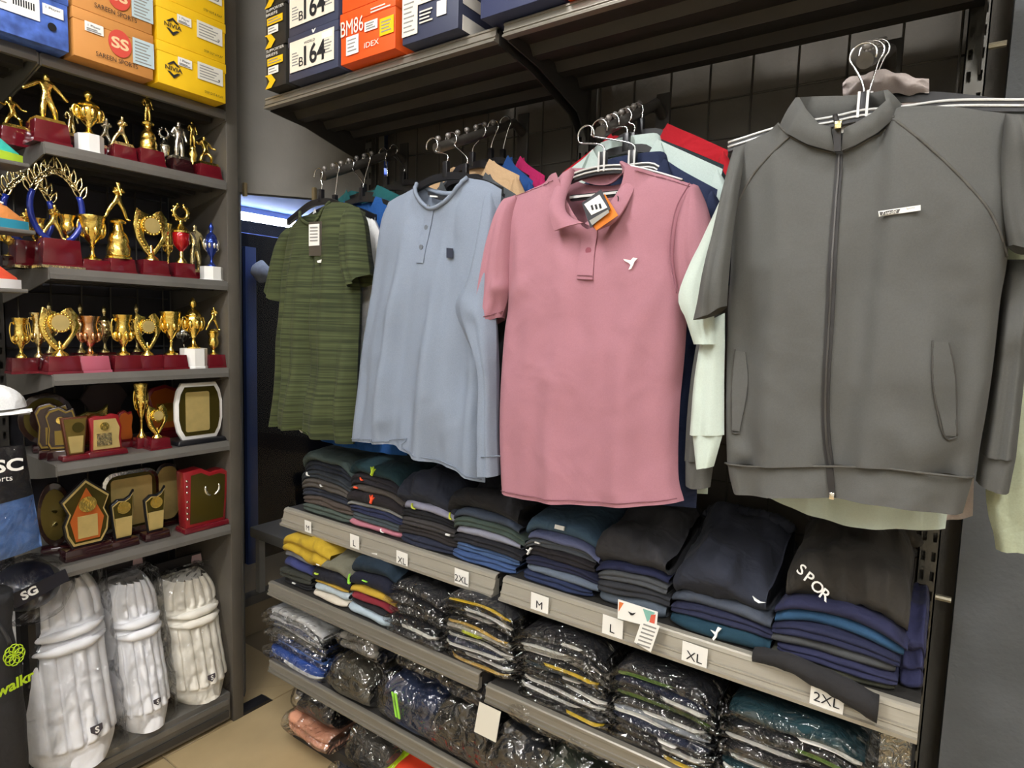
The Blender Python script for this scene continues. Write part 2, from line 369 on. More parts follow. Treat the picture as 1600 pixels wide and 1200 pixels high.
# bolts standing out of the right upright and a cable on the wall beside it
for (px, py) in ((1546, 76), (1452, 927)):
    p = W(px, py, 1.68); mk('bolt', B().tube([(.0151, 1.668, p.z), (.045, 1.668, p.z)], .007, 8), M('zinc_bolt', '#a8a28e', .4, .7), rack)
p = W(1585, 2, 1.664); c = [(max(p.x-.05, .056)+.012*i, 1.664, p.z+.03-.028*math.sin(i/9*math.pi)) for i in range(10)]
tag(mk('cable', B().tube(c, .006, 8), mBLACKP, smooth=True), 'black cable looped on the slate wall beside the upright', 'cable')
# waterfall arms with stop balls, each hooked on the grid
ARMS = [(-1.663, 1.299, 1.951, 2.12), (-1.144, 1.254, 1.957, 2.138), (-.686, 1.297, 1.941, 2.116), (-.158, 1.245, 1.968, 2.135)]
ALAB = ['sloping black waterfall hook holding the olive tee and blue tees', 'sloping black hanging arm above the grey-blue henley', 'sloping black hanging arm above the pink polo', 'black hanging arm seen end-on above the grey zip jacket']
mARM = M('arm_metal', '#57534d', .4, .55, .15, 80, .15, 40)
for (x, yt, zt_, zb), lab in zip(ARMS, ALAB):
    a = thing('waterfall_hook', (x, 1.655, zb-.05), 0, lab, 'clothes hook', 'sloping waterfall hooks on the wire grid')
    mk('rod', B().tube([(x, yt, zt_), (x, 1.52, zt_+(zb-zt_)*(1.52-yt)/(1.655-yt)), (x, 1.60, zb-.022), (x, 1.648, zb-.04)], .0135, 12), mARM, a, smooth=.8)
    mk('back_plate', B().box(x-.02, x+.02, 1.648, 1.656, zb-.13, zb+.02), mMETALD, a, bevel=.002)
    n = 7
    for k in range(n):
        f = .03+.88*k/(n-1); y = yt+(1.52-yt)*f; z = zt_+(zb-zt_)*(y-yt)/(1.655-yt)
        mk('stop_ball', B().tube([(x, y, z+.012), (x, y-.002, z+.019)], .003, 6).ball((x, y-.002, z+.023), .0075, 10, 6), M('ball_grey', '#8c8782', .35, .4), a, smooth=True)
def rod_pt(i, y):
    x, yt, zt_, zb = ARMS[i]; return Vector((x, y, zt_+(zb-zt_)*(y-yt)/(1.655-yt)))
# ---------------------------------------------------------------- trophy rack along the left wall
XF = -2.07; YL, YR2 = .69, 1.212
ZS = [2.195, 1.962, 1.622, 1.321, 1.06, .754, .125]
mEND = M('end_panel_paint', '#5d5850', .5, .25, .1, 50, .12, 5)
tr = thing('trophy_rack', (-2.28, .95, 0), 0, 'dark metal shelf rack with trophies above cricket pads', 'display rack')
mk('end_panel', B().box(-2.47, XF-.002, 1.216, 1.258, 0, 2.85), mEND, tr, bevel=.003)
mk('end_foot', B().platex([(1.26, 0), (1.26, .012), (1.37, .012), (1.385, 0)], -2.13, -2.075), mBLACKP, tr)
mk('back_sheet', B().box(-2.49, -2.475, -.4, 1.215, .05, 2.85), M('back_sheet', '#35343a', .6, .2, .05, 20, .15, 3), tr)
for y in (.675, -.3): mk('upright', slot_post(-.0, .03, 0, .03, .0, 2.8, 1, .045, .008, .022).xf(lambda a, c, d, y=y: (-2.44-c, y+a-.015, d)), mMETALD, tr)
v0 = h0 = None
for k in range(18):
    y = -.35+.09*k
    o = inst(v0, 'grid_wire', tr) if v0 else mk('grid_wire', B().tube([(0, 0, .2), (0, 0, 2.7)], .003, 6), mWIRE, tr, world=False, smooth=True)
    v0 = v0 or o; o.location = Vector((-2.455, y, 0))-tr.location
for k in range(13):
    o = inst(h0, 'grid_wire', tr) if h0 else mk('grid_wire', B().tube([(0, -.38, 0), (0, 1.2, 0)], .003, 6), mWIRE, tr, world=False, smooth=True)
    h0 = h0 or o; o.location = Vector((-2.461, 0, .3+.18*k))-Vector((tr.location.x, tr.location.y, 0))-Vector((0, 0, 0)); o.location.y = -tr.location.y
mSHL = M('shelf_grey', '#6f6c66', .45, .3, .08, 60, .1, 8)
def lshelf(zs, ya, yb, lip=.03, xb=-2.44):
    xf = XF
    sh = mk('shelf', B().box(xb, xf-.004, ya, yb, zs-.012, zs), mSHL, tr)
    mk('lip', B().add([(xf-.01, ya, zs+.001), (xf-.003, ya, zs+.002), (xf+.004, ya, zs-lip*.55), (xf+.004, ya, zs-lip), (xf-.012, ya, zs-lip),
                       (xf-.01, yb, zs+.001), (xf-.003, yb, zs+.002), (xf+.004, yb, zs-lip*.55), (xf+.004, yb, zs-lip), (xf-.012, yb, zs-lip)],
                      [(0, 1, 6, 5), (1, 2, 7, 6), (2, 3, 8, 7), (3, 4, 9, 8), (4, 0, 5, 9), (0, 4, 3, 2, 1), (5, 6, 7, 8, 9)]), mSHL, sh)
    for x in (-2.16, -2.27, -2.38): mk('rib', B().box(x-.022, x+.022, ya+.01, yb-.01, zs-.032, zs-.0125), mMETALD, sh)
    for y in (ya-.004, yb): mk('bracket', B().plate([(xb, zs-.10), (xb, zs), (xf-.006, zs), (xf+.001, zs-.004), (xf+.001, zs-.033), (-2.2, zs-.06)], y, y+.004), mSHL, sh)
    return sh
lshelf(ZS[0], YL, YR2-.001, .03); lshelf(ZS[0]+.002, -.4, YL-.01, .03)
for z in ZS[1:6]: lshelf(z, YL, YR2-.001)
pl = mk('plinth', B().box(-2.46, XF+.0, -.3, 1.205, .02, ZS[6]), mSHL, tr, bevel=.004)
mk('plinth_groove', B().box(XF+.0005, XF+.006, -.29, 1.195, .035, .06), mMETALD, pl); mk('plinth_rail', B().box(XF+.0005, XF+.008, -.29, 1.195, .085, .105), mSHL, pl)
# size cards on the ticket strip
def card(px, py, s, Y, w, h, lab, rot=0):
    p = W(px, py, Y); c = math.cos(rot); sn = math.sin(rot)
    xd = Vector((c, 0, sn)); ud = Vector((-sn, -.05, c)).normalized(); n = xd.cross(ud)
    pts = [p+xd*(a*w/2)+ud*(d*h/2) for a, d in ((-1, -1), (1, -1), (1, 1), (-1, 1))]
    b = B().add([q for q in pts]+[q-n*.0008 for q in pts], [(0, 1, 2, 3), (7, 6, 5, 4), (0, 4, 5, 1), (1, 5, 6, 2), (2, 6, 7, 3), (3, 7, 4, 0)])
    o = mk('size_card', b, mPAPER); tag(o, lab, 'size card', 'size cards on the shelf edge')
    text(s, p-ud*h*.08, xd, ud, h*.42, mINK, o, bold=0)
    return o
CARDS = [(481, 823, 'M', .034, .040), (554, 847, 'L', .042, .046), (628, 874, 'XL', .046, .046), (721, 903, '2XL', .050, .046), (843, 943, 'M', .052, .046), (957, 980, 'L', .052, .048), (1085, 1024, 'XL', .055, .048), (1292, 1091, '2XL', .058, .045)]
CL = ['white card marked M at the far left of the shelf edge', 'white card marked L under the pink folded garment', 'white card marked XL on the left shelf strip', 'white card marked 2XL beside the shelf joint',
      'white card marked M just right of the shelf joint', 'white card marked L beside the hanging swing tag', 'white card marked XL under the navy elastic-waist shorts', 'white card marked 2XL at the right end of the shelf edge']
for (px, py, s, cw, ch), lab in zip(CARDS, CL): card(px, py, s, 1.278, cw, ch, lab, -.03)
# ---------------------------------------------------------------- garments
def PX(lst, Y): return [(lambda p: (p.x, p.z))(W(a, c, Y)) for a, c in lst]
def patch(Lc, Rc, Bc, Tsegs, nv, cols):
    """Coons grid between traced edges; Tsegs are the top edge pieces with fixed column counts"""
    nu = sum(cols); T = []
    for sg, n in zip(Tsegs, cols):
        r = cat([Vector(p) for p in sg], n); T += r if not T else r[1:]
    Bq = cat([Vector(p) for p in Bc], nu); Lq = cat([Vector(p) for p in Lc], nv); Rq = cat([Vector(p) for p in Rc], nv)
    c00, c10, c01, c11 = Bq[0], Bq[-1], T[0], T[-1]
    G = []
    for j in range(nv+1):
        v = j/nv; row = []
        for i in range(nu+1):
            u = i/nu
            p = Bq[i]*(1-v)+T[i]*v+Lq[j]*(1-u)+Rq[j]*u-(c00*(1-u)*(1-v)+c10*u*(1-v)+c01*(1-u)*v+c11*u*v)
            row.append(p)
        G.append(row)
    return G
def creases(x, z, lst):
    d = 0
    for (ax, az, bx, bz, amp, wd) in lst:
        ex, ez = bx-ax, bz-az; L2 = ex*ex+ez*ez; t = smin(((x-ax)*ex+(z-az)*ez)/L2)
        dx, dz = x-ax-ex*t, z-az-ez*t; q = math.hypot(dx, dz)/(wd*1.9)
        if q < 2.5: d += 1.5*amp*math.exp(-q*q)*math.sin(math.pi*smin(t*.9+.05))
    return d
def sheet_pair(name, mat, parent, Y, L, R, Bt, Tf, Tb, cols, nv=40, D=.035, folds=.006, kf=5, seed=0, topopen=None, cr=(), front_off=0, hem_up=0, tilt=0, roundp=3., Bb=None):
    """front and back cloth sheets sharing side and top edges; edges are pixel traces on the plane Y"""
    nu = sum(cols); b = B(); rnd = random.Random(seed); ph = [rnd.random()*6.28 for _ in range(4)]
    crw = [(lambda p, q: (p.x, p.z, q.x, q.z, c[4], c[5]))(W(c[0], c[1], Y), W(c[2], c[3], Y)) for c in cr]
    store = {}
    for side, Ts, sg in ((0, Tf, -1), (1, Tb, 1)):
        if Ts is None: continue
        G = patch(L, R, (Bb if side and Bb else Bt), Ts, nv, cols); base = len(b.v)
        for j in range(nv+1):
            v = j/nv
            for i in range(nu+1):
                u = 2*i/nu-1; p = G[j][i]
                sd = max(0, 1-abs(u)**roundp)**.55
                tp = max(0, 1-v**7)**.5
                if topopen:
                    a, c, amt = topopen; k = ss(a-.12, a+.05, u)*(1-ss(c-.05, c+.12, u)); tp = max(tp, amt*k)
                edge = min(1, (1-abs(u))*6)
                fo = folds*(math.sin(kf*u*2.2+ph[0]+.5*math.sin(2*v+ph[1]))+.6*math.sin(kf*u*4.3+ph[2]-.8*v))*(1-v)**.7*edge
                fo += folds*.9*nz(p.x*9+seed, p.y*6, seed*3.1)*edge
                fo += .0016*nz(p.x*38+seed, p.y*30, seed)*edge
                y = Y+sg*D*sd*tp+(fo if side == 0 else fo*.6)
                if side == 0: y -= creases(p.x, p.y, crw)*edge
                if side == 0: y += front_off
                z = p.y+(hem_up*(1-v)**2*sd if side else 0)
                k_ = (Y+tilt*v**3)/Y; b.v.append((p.x*k_, y+tilt*v**3, HCAM+(z-HCAM)*k_))
                if side == 0: store[(i, j)] = (p.x, y, p.y)
        for j in range(nv):
            for i in range(nu):
                q = (base+j*(nu+1)+i, base+j*(nu+1)+i+1, base+(j+1)*(nu+1)+i+1, base+(j+1)*(nu+1)+i)
                b.f.append(q if side == 0 else q[::-1])
    o = mk(name, b, mat, parent, smooth=True)
    pts = list(store.values())
    def yat(px, py):
        p = W(px, py, Y); best = sorted(((q[0]-p.x)**2+(q[2]-p.z)**2, q[1]) for q in pts)[:3]; return sum(q[1] for q in best)/3
    o_y = yat
    return o, o_y
def sheet(name, mat, parent, Y, L, R, Bt, T, cols, **k):
    return sheet_pair(name, mat, parent, Y, PX(L, Y), PX(R, Y), PX(Bt, Y), [PX(t, Y) for t in T], k.pop('Tb', None) and None or [PX(t, Y) for t in T], cols, **k)
def seam(pts, Y, yat, r, mat, parent, name='seam', off=.0028, n=24, flat=True):
    pp = cat([Vector((a, c)) for a, c in pts], n)
    return mk(name, B().tube([(lambda w: (w.x, yat(q.x, q.y)-off, w.z))(W(q.x, q.y, Y)) for q in pp], r, 6), mat, parent, smooth=True)
def decal(poly, Y, yat, mat, parent, name, off=.003, thick=.0015):
    """small flat piece lying on the cloth, outline in pixels"""
    cx = sum(p[0] for p in poly)/len(poly); cy = sum(p[1] for p in poly)/len(poly); y = min(yat(a, c) for a, c in poly+[(cx, cy)])-off
    b = B().plate([(lambda w: (w.x, w.z))(W(a, c, Y)) for a, c in poly], y, y+thick); return mk(name, b, mat, parent)
def disc(px, py, Y, yat, r, mat, parent, name='button', t=.003):
    w = W(px, py, Y); y = yat(px, py)
    return mk(name, B().tube([(w.x, y-t, w.z), (w.x, y+.002, w.z)], r, 14), mat, parent, smooth=.8)
def strip_band(pl, pr, Y, yat, mat, parent, name, off=.003, n=20):
    """narrow band between two pixel polylines lying on the cloth"""
    a = cat([Vector(p) for p in pl], n); c = cat([Vector(p) for p in pr], n); b = B(); k = n+1
    for lay, o in ((0, off), (1, -.001)):
        for q in list(a)+list(c):
            w = W(q.x, q.y, Y); b.v.append((w.x, yat(q.x, q.y)-o, w.z))
    for i in range(n):
        b.f += [(i, k+i, k+i+1, i+1), (2*k+i, 2*k+i+1, 3*k+i+1, 3*k+i), (i, i+1, 2*k+i+1, 2*k+i), (k+i, 3*k+i, 3*k+i+1, k+i+1)]
    b.f += [(0, 2*k, 3*k, k), (n, k+n, 3*k+n, 2*k+n)]
    return mk(name, b, mat, parent, smooth=.6)
# hangers -----------------------------------------------------------------
mHANGW = M('hanger_edge', '#d9d9d6', .25, .2)
def hook_pts(top, neck, side=1):
    """wire hook that loops over the rod at top and runs down to neck"""
    r = .02; c = Vector((top.x, top.y, top.z-.004)); pts = []
    for k in range(12):
        a = math.radians(200-k*250/11); pts.append((c.x+side*r*math.cos(a), c.y, c.z+r*math.sin(a)))
    pts += [(neck.x+side*.004, neck.y, neck.z+.045), (neck.x, neck.y, neck.z+.02), (neck.x, neck.y, neck.z-.01)]
    return [tuple(p) for p in cat([Vector(p) for p in pts], 30)]
def hanger(rod, y, halfw, drop, label, zneck, group=None, edge=False, dx=0, side=1, lower=False, mat=None, ax=None):
    top = rod_pt(rod, y)+Vector((0, 0, .0135)); x = top.x+dx if ax is None else ax
    neck = Vector((x, y, zneck)); mat = mat or mBLACKP
    t = thing('clothes_hanger', (x, y, zneck-.04), 0, label, 'hanger', group)
    mk('hook', B().tube(hook_pts(top, neck, side), .0021, 6), mCHROME, t, smooth=True)
    pts = [Vector((x-halfw, y, zneck-drop)), Vector((x-halfw*.55, y, zneck-drop*.45)), Vector((x-.05, y, zneck-.012)), Vector((x, y, zneck-.008)), Vector((x+.05, y, zneck-.012)), Vector((x+halfw*.55, y, zneck-drop*.45)), Vector((x+halfw, y, zneck-drop))]
    pp = cat(pts, 26); b = B()
    sec = [(-.006, -.009), (.006, -.009), (.006, .009), (-.006, .009)]
    for q in pp: b.v += [(q.x, q.y+dy, q.z+dz) for dy, dz in sec]
    for i in range(26):
        for j in range(4): b.f.append((i*4+j, i*4+(j+1) % 4, i*4+4+(j+1) % 4, i*4+4+j))
    b.f += [(3, 2, 1, 0), (104, 105, 106, 107)]
    mk('shoulder_bar', b, mat, t)
    mk('hook_socket', B().box(x-.008, x+.008, y-.007, y+.007, zneck-.012, zneck+.03), mat, t, bevel=.002)
    if edge:
        for dz in (.0075, -.001):
            mk('edge_strip', B().tube([(q.x, q.y-.0068, q.z+dz) for q in pp], .0022, 6), mHANGW, t, smooth=True)
        mk('socket_strip', B().box(x-.0085, x-.0045, y-.0095, y-.0072, zneck-.012, zneck+.03).box(x+.0045, x+.0085, y-.0095, y-.0072, zneck-.012, zneck+.03), mHANGW, t)
    if lower:
        mk('lower_bar', B().box(x-.075, x+.075, y-.005, y+.005, zneck-.066, zneck-.054), mat, t)
        mk('edge_strip', B().box(x-.075, x+.075, y-.009, y-.0055, zneck-.062, zneck-.057), mHANGW, t)
    return t
# generic garment hanging further back, mostly hidden: outline in metres about its own centre
def back_garment(name, x, y, ztop, col, label, cat_, L=.68, sw=.22, cw=.235, sleeve='short', group=None, collar=False, D=.02, mat=None, seed=0, neck=.075, drop=.055, ccol=None, sl_out=.03):
    m = mat or cloth(col); t = thing(name, (x, y, ztop-L), 0, label, cat_, group)
    Lc = [(x-cw, ztop-L), (x-cw*.97, ztop-L*.5), (x-cw, ztop-.26), (x-sw*.97, ztop-.15), (x-sw, ztop-drop)]
    Rc = [(2*x-a, c) for a, c in Lc]; Bc = [(x-cw, ztop-L), (x-.1, ztop-L-.008), (x+.1, ztop-L-.004), (x+cw, ztop-L)]
    sl = [(x-sw, ztop-drop), (x-sw*.6, ztop-drop*.42), (x-neck, ztop-.006)]; sr = [(2*x-a, c) for a, c in sl][::-1]
    nf = [(x-neck, ztop-.006), (x-neck*.6, ztop-.05), (x, ztop-.068), (x+neck*.6, ztop-.05), (x+neck, ztop-.006)]
    nb = [(x-neck, ztop-.006), (x-neck*.5, ztop-.014), (x, ztop-.016), (x+neck*.5, ztop-.014), (x+neck, ztop-.006)]
    sheet_pair('body', m, t, y, Lc, Rc, Bc, [sl, nf, sr], [sl, nb, sr], (9, 12, 9), nv=20, D=D, folds=.004, seed=seed, topopen=(-.42, .42, .6))
    ln = .19 if sleeve == 'short' else .56
    for s in (-1, 1):
        o = [(x+s*(sw-.012), ztop-drop+.004), (x+s*(sw+.02), ztop-drop-.05), (x+s*(sw+sl_out+.02), ztop-drop-ln*.6), (x+s*(sw+sl_out+.015), ztop-drop-ln)]
        i = [(x+s*(sw-.012), ztop-drop+.002), (x+s*(sw-.05), ztop-drop-.10), (x+s*(sw-.055), ztop-drop-ln*.6), (x+s*(sw-.06+(.0 if sleeve == 'short' else .02)), ztop-drop-ln-.01)]
        a, c = (o[::-1], i[::-1]) if s < 0 else (i[::-1], o[::-1])
        sheet_pair('sleeve', m, t, y+.002, a, c, [a[0], c[0]], [[a[-1], c[-1]]], [[a[-1], c[-1]]], (8,), nv=16, D=.018, folds=.002, seed=seed+s)
    if collar:
        mc = cloth(ccol) if ccol else m
        pts = [(x-neck-.012, y-.012, ztop-.02), (x-neck*.9, y+.012, ztop+.012), (x-neck*.4, y+.022, ztop+.02), (x+neck*.4, y+.022, ztop+.02), (x+neck*.9, y+.012, ztop+.012), (x+neck+.012, y-.012, ztop-.02)]
        pp = cat([Vector(p) for p in pts], 20); b = B()
        for q in pp: b.v += [(q.x, q.y, q.z), (q.x*1+(q.x-x)*.16, q.y-.004, q.z-.035), (q.x+(q.x-x)*.13, q.y-.001, q.z-.034), (q.x, q.y+.003, q.z)]
        for k in range(20):
            for j in range(4): b.f.append((k*4+j, k*4+(j+1) % 4, k*4+4+(j+1) % 4, k*4+4+j))
        mk('collar', b, mc, t, smooth=.8)
    return t
# ---- olive T-shirt
def olive_mat():
    m = M('olive_heather', '#5d6a33', .85, 0, .3, 600, .05, 100, sheen=.03, spec=.25); nt = m.node_tree; b = nt.nodes['Principled BSDF']
    tc = nt.nodes.new('ShaderNodeTexCoord'); mp = nt.nodes.new('ShaderNodeMapping'); mp.inputs['Scale'].default_value = (2.2, 2.2, 120)
    n = nt.nodes.new('ShaderNodeTexNoise'); n.inputs['Scale'].default_value = 1.4; n.inputs['Detail'].default_value = 5; r = nt.nodes.new('ShaderNodeValToRGB')
    r.color_ramp.elements[0].position = .38; r.color_ramp.elements[1].position = .62; r.color_ramp.elements[0].color = lin('#2f3622'); r.color_ramp.elements[1].color = lin('#4b5233')
    nt.links.new(tc.outputs['Object'], mp.inputs[0]); nt.links.new(mp.outputs[0], n.inputs['Vector']); nt.links.new(n.outputs['Fac'], r.inputs[0]); nt.links.new(r.outputs[0], b.inputs['Base Color'])
    return m
Yo = 1.268
t = thing('t_shirt', W(485, 690, Yo), 0, 'olive green striped T-shirt with white paper tag hanging leftmost', 't-shirt'); mO = olive_mat()
Lp = [(427, 665), (436, 600), (441, 520), (443, 470), (446, 420), (454, 358)]; Rp = [(552, 694), (556, 640), (560, 540), (563, 455), (558, 415), (571, 332)]
Bp = [(427, 665), (463, 668), (492, 672), (515, 682), (552, 694)]; BpB = [(427, 665), (463, 680), (500, 690), (530, 694), (552, 694)]
sL = [(454, 358), (468, 343), (480, 333)]; sR = [(519, 316), (545, 318), (571, 332)]
nF = [(480, 333), (486, 347), (498, 352), (509, 343), (519, 316)]; nB = [(480, 333), (492, 329), (505, 323), (519, 316)]
P2 = lambda l, Y: PX(l, Y)
body, yo = sheet_pair('body', mO, t, Yo, P2(Lp, Yo), P2(Rp, Yo), P2(Bp, Yo), [P2(q, Yo) for q in (sL, nF, sR)], [P2(q, Yo) for q in (sL, nB, sR)], (8, 16, 16), 44, .05, .017, 4.2, 3, (-.6, .05, .6),
    cr=[(470, 400, 460, 660, .012, .014), (545, 470, 530, 690, .012, .02), (512, 400, 508, 670, .006, .012), (556, 560, 540, 680, .008, .01)], Bb=P2(BpB, Yo))
sheet_pair('sleeve', mO, t, Yo-.005, P2([(423, 450), (432, 412), (442, 375), (455, 354)], Yo), P2([(444, 472), (448, 440), (452, 400), (464, 360)], Yo), P2([(423, 450), (432, 466), (444, 472)], Yo), [P2([(455, 354), (464, 360)], Yo)], [P2([(455, 354), (464, 360)], Yo)], (10,), 20, .03, .004, 3, 5)
sheet_pair('sleeve', mO, t, Yo-.022, P2([(558, 450), (546, 420), (545, 380), (552, 325)], Yo), P2([(587, 430), (583, 395), (578, 350), (570, 326)], Yo), P2([(558, 450), (572, 446), (587, 430)], Yo), [P2([(552, 325), (570, 326)], Yo)], [P2([(552, 325), (570, 326)], Yo)], (10,), 22, .038, .006, 4, 8, cr=[(572, 360, 566, 440, .008, .012)])
seam(nF, Yo, yo, .005, mO, t, 'neck_rib', .003); seam(nB, Yo, lambda a, c: Yo+.03, .005, mO, t, 'neck_rib', 0)
seam([(430, 661), (463, 663), (492, 667), (512, 676)], Yo, yo, .0012, cloth('#4a5528'), t, 'hem_seam')
decal([(500, 350), (520, 349), (519, 402), (500, 402)], Yo, lambda a, c: yo(508, 380)-.006, M('tag_brown', '#4a443c', .5), t, 'swing_tag', .006)
sw = decal([(501, 354), (517, 353), (517, 386), (501, 387)], Yo, lambda a, c: yo(508, 380)-.006, mPAPER, t, 'price_sticker', .0085)
for k in range(5): decal([(503, 358+k*5), (515, 357.5+k*5), (515, 359.5+k*5), (503, 360+k*5)], Yo, lambda a, c: yo(508, 380)-.006, mGREYINK, sw, 'print_line', .0095, .0005)
decal([(516, 410), (523, 408), (522, 413), (517, 413)], Yo, yo, mPAPER, t, 'chest_logo', .003)
mWHT = cloth('#dcdcd8')
tu = back_garment('t_shirt', -1.672, Yo+.075, 1.872, '#e4e4e2', 'white T-shirt hanging just behind the olive T-shirt', 't-shirt', L=.755, sw=.20, cw=.20, seed=2)
back_garment('t_shirt', -1.60, Yo+.135, 1.90, '#1f4f8e', 'royal blue T-shirt hanging behind the olive and white tees', 't-shirt', L=.82, sw=.215, cw=.22, seed=4)
back_garment('t_shirt', -1.665, Yo+.20, 1.955, '#1f5a5c', 'teal T-shirt hanging at the back behind the blue tee', 't-shirt', L=.74, sw=.19, seed=6)
hanger(0, Yo-.0+.012, .17, .06, 'black hanger inside the olive T-shirt', W(497, 318, Yo+.012).z+.012, 'black hangers on the far left hook', ax=W(497, 318, Yo).x)
for k, (y, ex) in enumerate(((1.345, 0), (1.405, .06), (1.475, -.01), (1.55, .02), (1.60, .05))):
    hanger(0, y, .19, .055, ['black hanger of the white T-shirt behind the olive tee', 'black hanger carrying the royal blue T-shirt', 'black hanger carrying the teal T-shirt', 'empty black hanger fourth along the far left hook', 'empty black hanger nearest the grid on the far left hook'][k], rod_pt(0, y).z-.10, 'black hangers on the far left hook', ax=-1.663+ex)
# ---- grey-blue henley
Yh = 1.225
def heather(name, col, var=.07): return wrinkle(M(name, col, .88, 0, .35, 800, var, 420, (1, 1, 1), .03, spec=.2), 7, .03, .35)
mH = heather('henley_heather', '#808a99')
t = thing('henley_shirt', W(660, 740, Yh), 0, 'grey-blue long-sleeved henley shirt with three buttons', 'shirt')
Lp = [(554, 688), (565, 575), (579, 480), (590, 400), (597, 345), (607, 316)]; Rp = [(758, 754), (760, 690), (763, 600), (768, 500), (775, 400), (784, 296)]
Bp = [(554, 688), (600, 689), (626, 691), (647, 701), (691, 719), (722, 731), (758, 754)]; BpB = [(554, 688), (600, 696), (650, 715), (700, 730), (758, 754)]
sL = [(607, 316), (635, 300), (655, 288)]; sR = [(735, 279), (760, 283), (784, 296)]
nF = [(655, 288), (662, 308), (672, 321), (686, 329), (705, 322), (722, 305), (735, 279)]; nB = [(655, 288), (668, 293), (692, 297), (716, 291), (735, 279)]
body, yh = sheet_pair('body', mH, t, Yh, P2(Lp, Yh), P2(Rp, Yh), P2(Bp, Yh), [P2(q, Yh) for q in (sL, nF, sR)], [P2(q, Yh) for q in (sL, nB, sR)], (9, 22, 9), 50, .048, .013, 4.6, 11, (-.5, .5, .62),
    cr=[(640, 440, 612, 690, .010, .018), (700, 500, 690, 715, .012, .02), (735, 480, 728, 720, -.010, .015), (660, 560, 655, 690, -.006, .014), (640, 640, 610, 665, .004, .008)], Bb=P2(BpB, Yh))
slv, ysl = sheet_pair('sleeve', mH, t, Yh-.03, P2([(761, 736), (762, 660), (763, 575), (740, 520), (725, 478), (747, 437), (762, 370), (772, 300)], Yh), P2([(789, 740), (787, 660), (787, 575), (787, 520), (785, 470), (786, 400), (788, 340), (783, 298)], Yh), P2([(761, 736), (776, 739), (789, 740)], Yh), [P2([(772, 300), (783, 298)], Yh)], [P2([(772, 300), (783, 298)], Yh)], (12,), 44, .03, .004, 3, 14, cr=[(735, 470, 765, 500, .008, .012), (760, 480, 770, 600, .006, .012)], tilt=.03)
seam([(763, 711), (775, 711), (785, 712)], Yh-.03, ysl, .0014, cloth('#76808f'), slv, 'cuff_seam', .002)
sheet_pair('sleeve', mH, t, Yh+.03, P2([(555, 686), (563, 575), (577, 480), (588, 400), (600, 325)], Yh), P2([(578, 686), (590, 575), (604, 480), (612, 400), (616, 325)], Yh), P2([(555, 686), (578, 686)], Yh), [P2([(600, 325), (616, 325)], Yh)], [P2([(600, 325), (616, 325)], Yh)], (8,), 24, .02, .003, 3, 15)
seam(nF, Yh, yh, .0058, mH, t, 'neck_rib', .003, 30)
bb = seam([(p[0], p[1]+3) for p in nB], Yh, lambda a, c: Yh+.026, .007, mH, t, 'neck_rib', 0)
pp = strip_band([(663, 297), (678, 304), (692, 305)], [(663, 303), (678, 310), (692, 311)], Yh, lambda a, c: Yh+.016, mINK, t, 'neck_tape'); strip_band([(692, 305), (706, 304), (722, 297)], [(692, 311), (706, 310), (722, 303)], Yh, lambda a, c: Yh+.016, mINK, t, 'neck_tape')
for (a, c, d) in ((668, 679, 304), (698, 712, 304.5)): strip_band([(a, d), (c, d+1)], [(a, d+2.5), (c, d+3.5)], Yh, lambda a, c: Yh+.012, mPAPER, t, 'tape_print', n=3)
mH2 = heather('henley_placket', '#87929f')
strip_band([(676, 330), (671, 370), (668, 413)], [(690, 330), (684, 370), (680, 414)], Yh, yh, mH, t, 'placket', .0035)
for a, c in ((683, 327), (679, 358), (675, 389)): disc(a, c, Yh, lambda p, q: yh(p, q)-.0035, .0062, M('grey_button', '#6a7078', .3), t)
pt_ = decal([(713, 390), (723, 391), (723, 406), (713, 405)], Yh, yh, M('patch_navy', '#23293a', .7), t, 'chest_patch', .003)
decal([(716, 393), (720.5, 393.5), (718.3, 398)], Yh, yh, mPAPER, pt_, 'patch_mark', .0042, .0006); decal([(715, 400), (721, 400.5), (721, 403), (715, 402.5)], Yh, yh, mPAPER, pt_, 'patch_mark', .0042, .0006)
seam([(656, 682), (626, 685)][::-1]+[(647, 695), (691, 713), (722, 725), (756, 748)], Yh, yh, .0011, cloth('#76808f'), t, 'hem_seam')
seam([(557, 684), (600, 684), (626, 686)], Yh, yh, .0011, cloth('#76808f'), t, 'hem_seam')
hanger(1, Yh+.012, .18, .06, 'black hanger inside the grey-blue henley', W(692, 277, Yh).z+.012, 'black hangers on the henley hook', ax=W(692, 277, Yh).x)
back_garment('t_shirt', -1.09, Yh+.085, 1.897, '#474b4e', 'charcoal T-shirt tucked just behind the grey-blue henley', 't-shirt', L=.78, sw=0.166, cw=0.17, seed=21, drop=0.068)
back_garment('t_shirt', -1.17, 1.43, 1.968, '#c2a27c', 'beige T-shirt hanging behind the charcoal one near the grid', 't-shirt', L=.72, sw=0.172, cw=.21, seed=22, drop=0.06)
back_garment('t_shirt', -1.15, 1.49, 1.99, '#234a86', 'blue T-shirt hanging behind the beige T-shirt', 't-shirt', L=.72, sw=0.157, cw=.2, seed=23, drop=0.085)
back_garment('t_shirt', -1.15, 1.55, 2.002, '#c22a66', 'magenta T-shirt hanging at the back beside the blue one', 't-shirt', L=.70, sw=0.157, cw=.2, seed=24, drop=0.07)
for k, (y, z) in enumerate(((1.305, 1.897), (1.43, 1.968), (1.49, 1.99), (1.55, 2.002))):
    hanger(1, y+.006, .135, .07, ['black hanger of the charcoal T-shirt', 'black hanger of the beige T-shirt', 'black hanger of the back blue T-shirt', 'black hanger of the magenta T-shirt'][k], min(z-.004, rod_pt(1, y).z-.05), 'black hangers on the henley hook', ax=(-1.09, -1.17, -1.15, -1.15)[k])
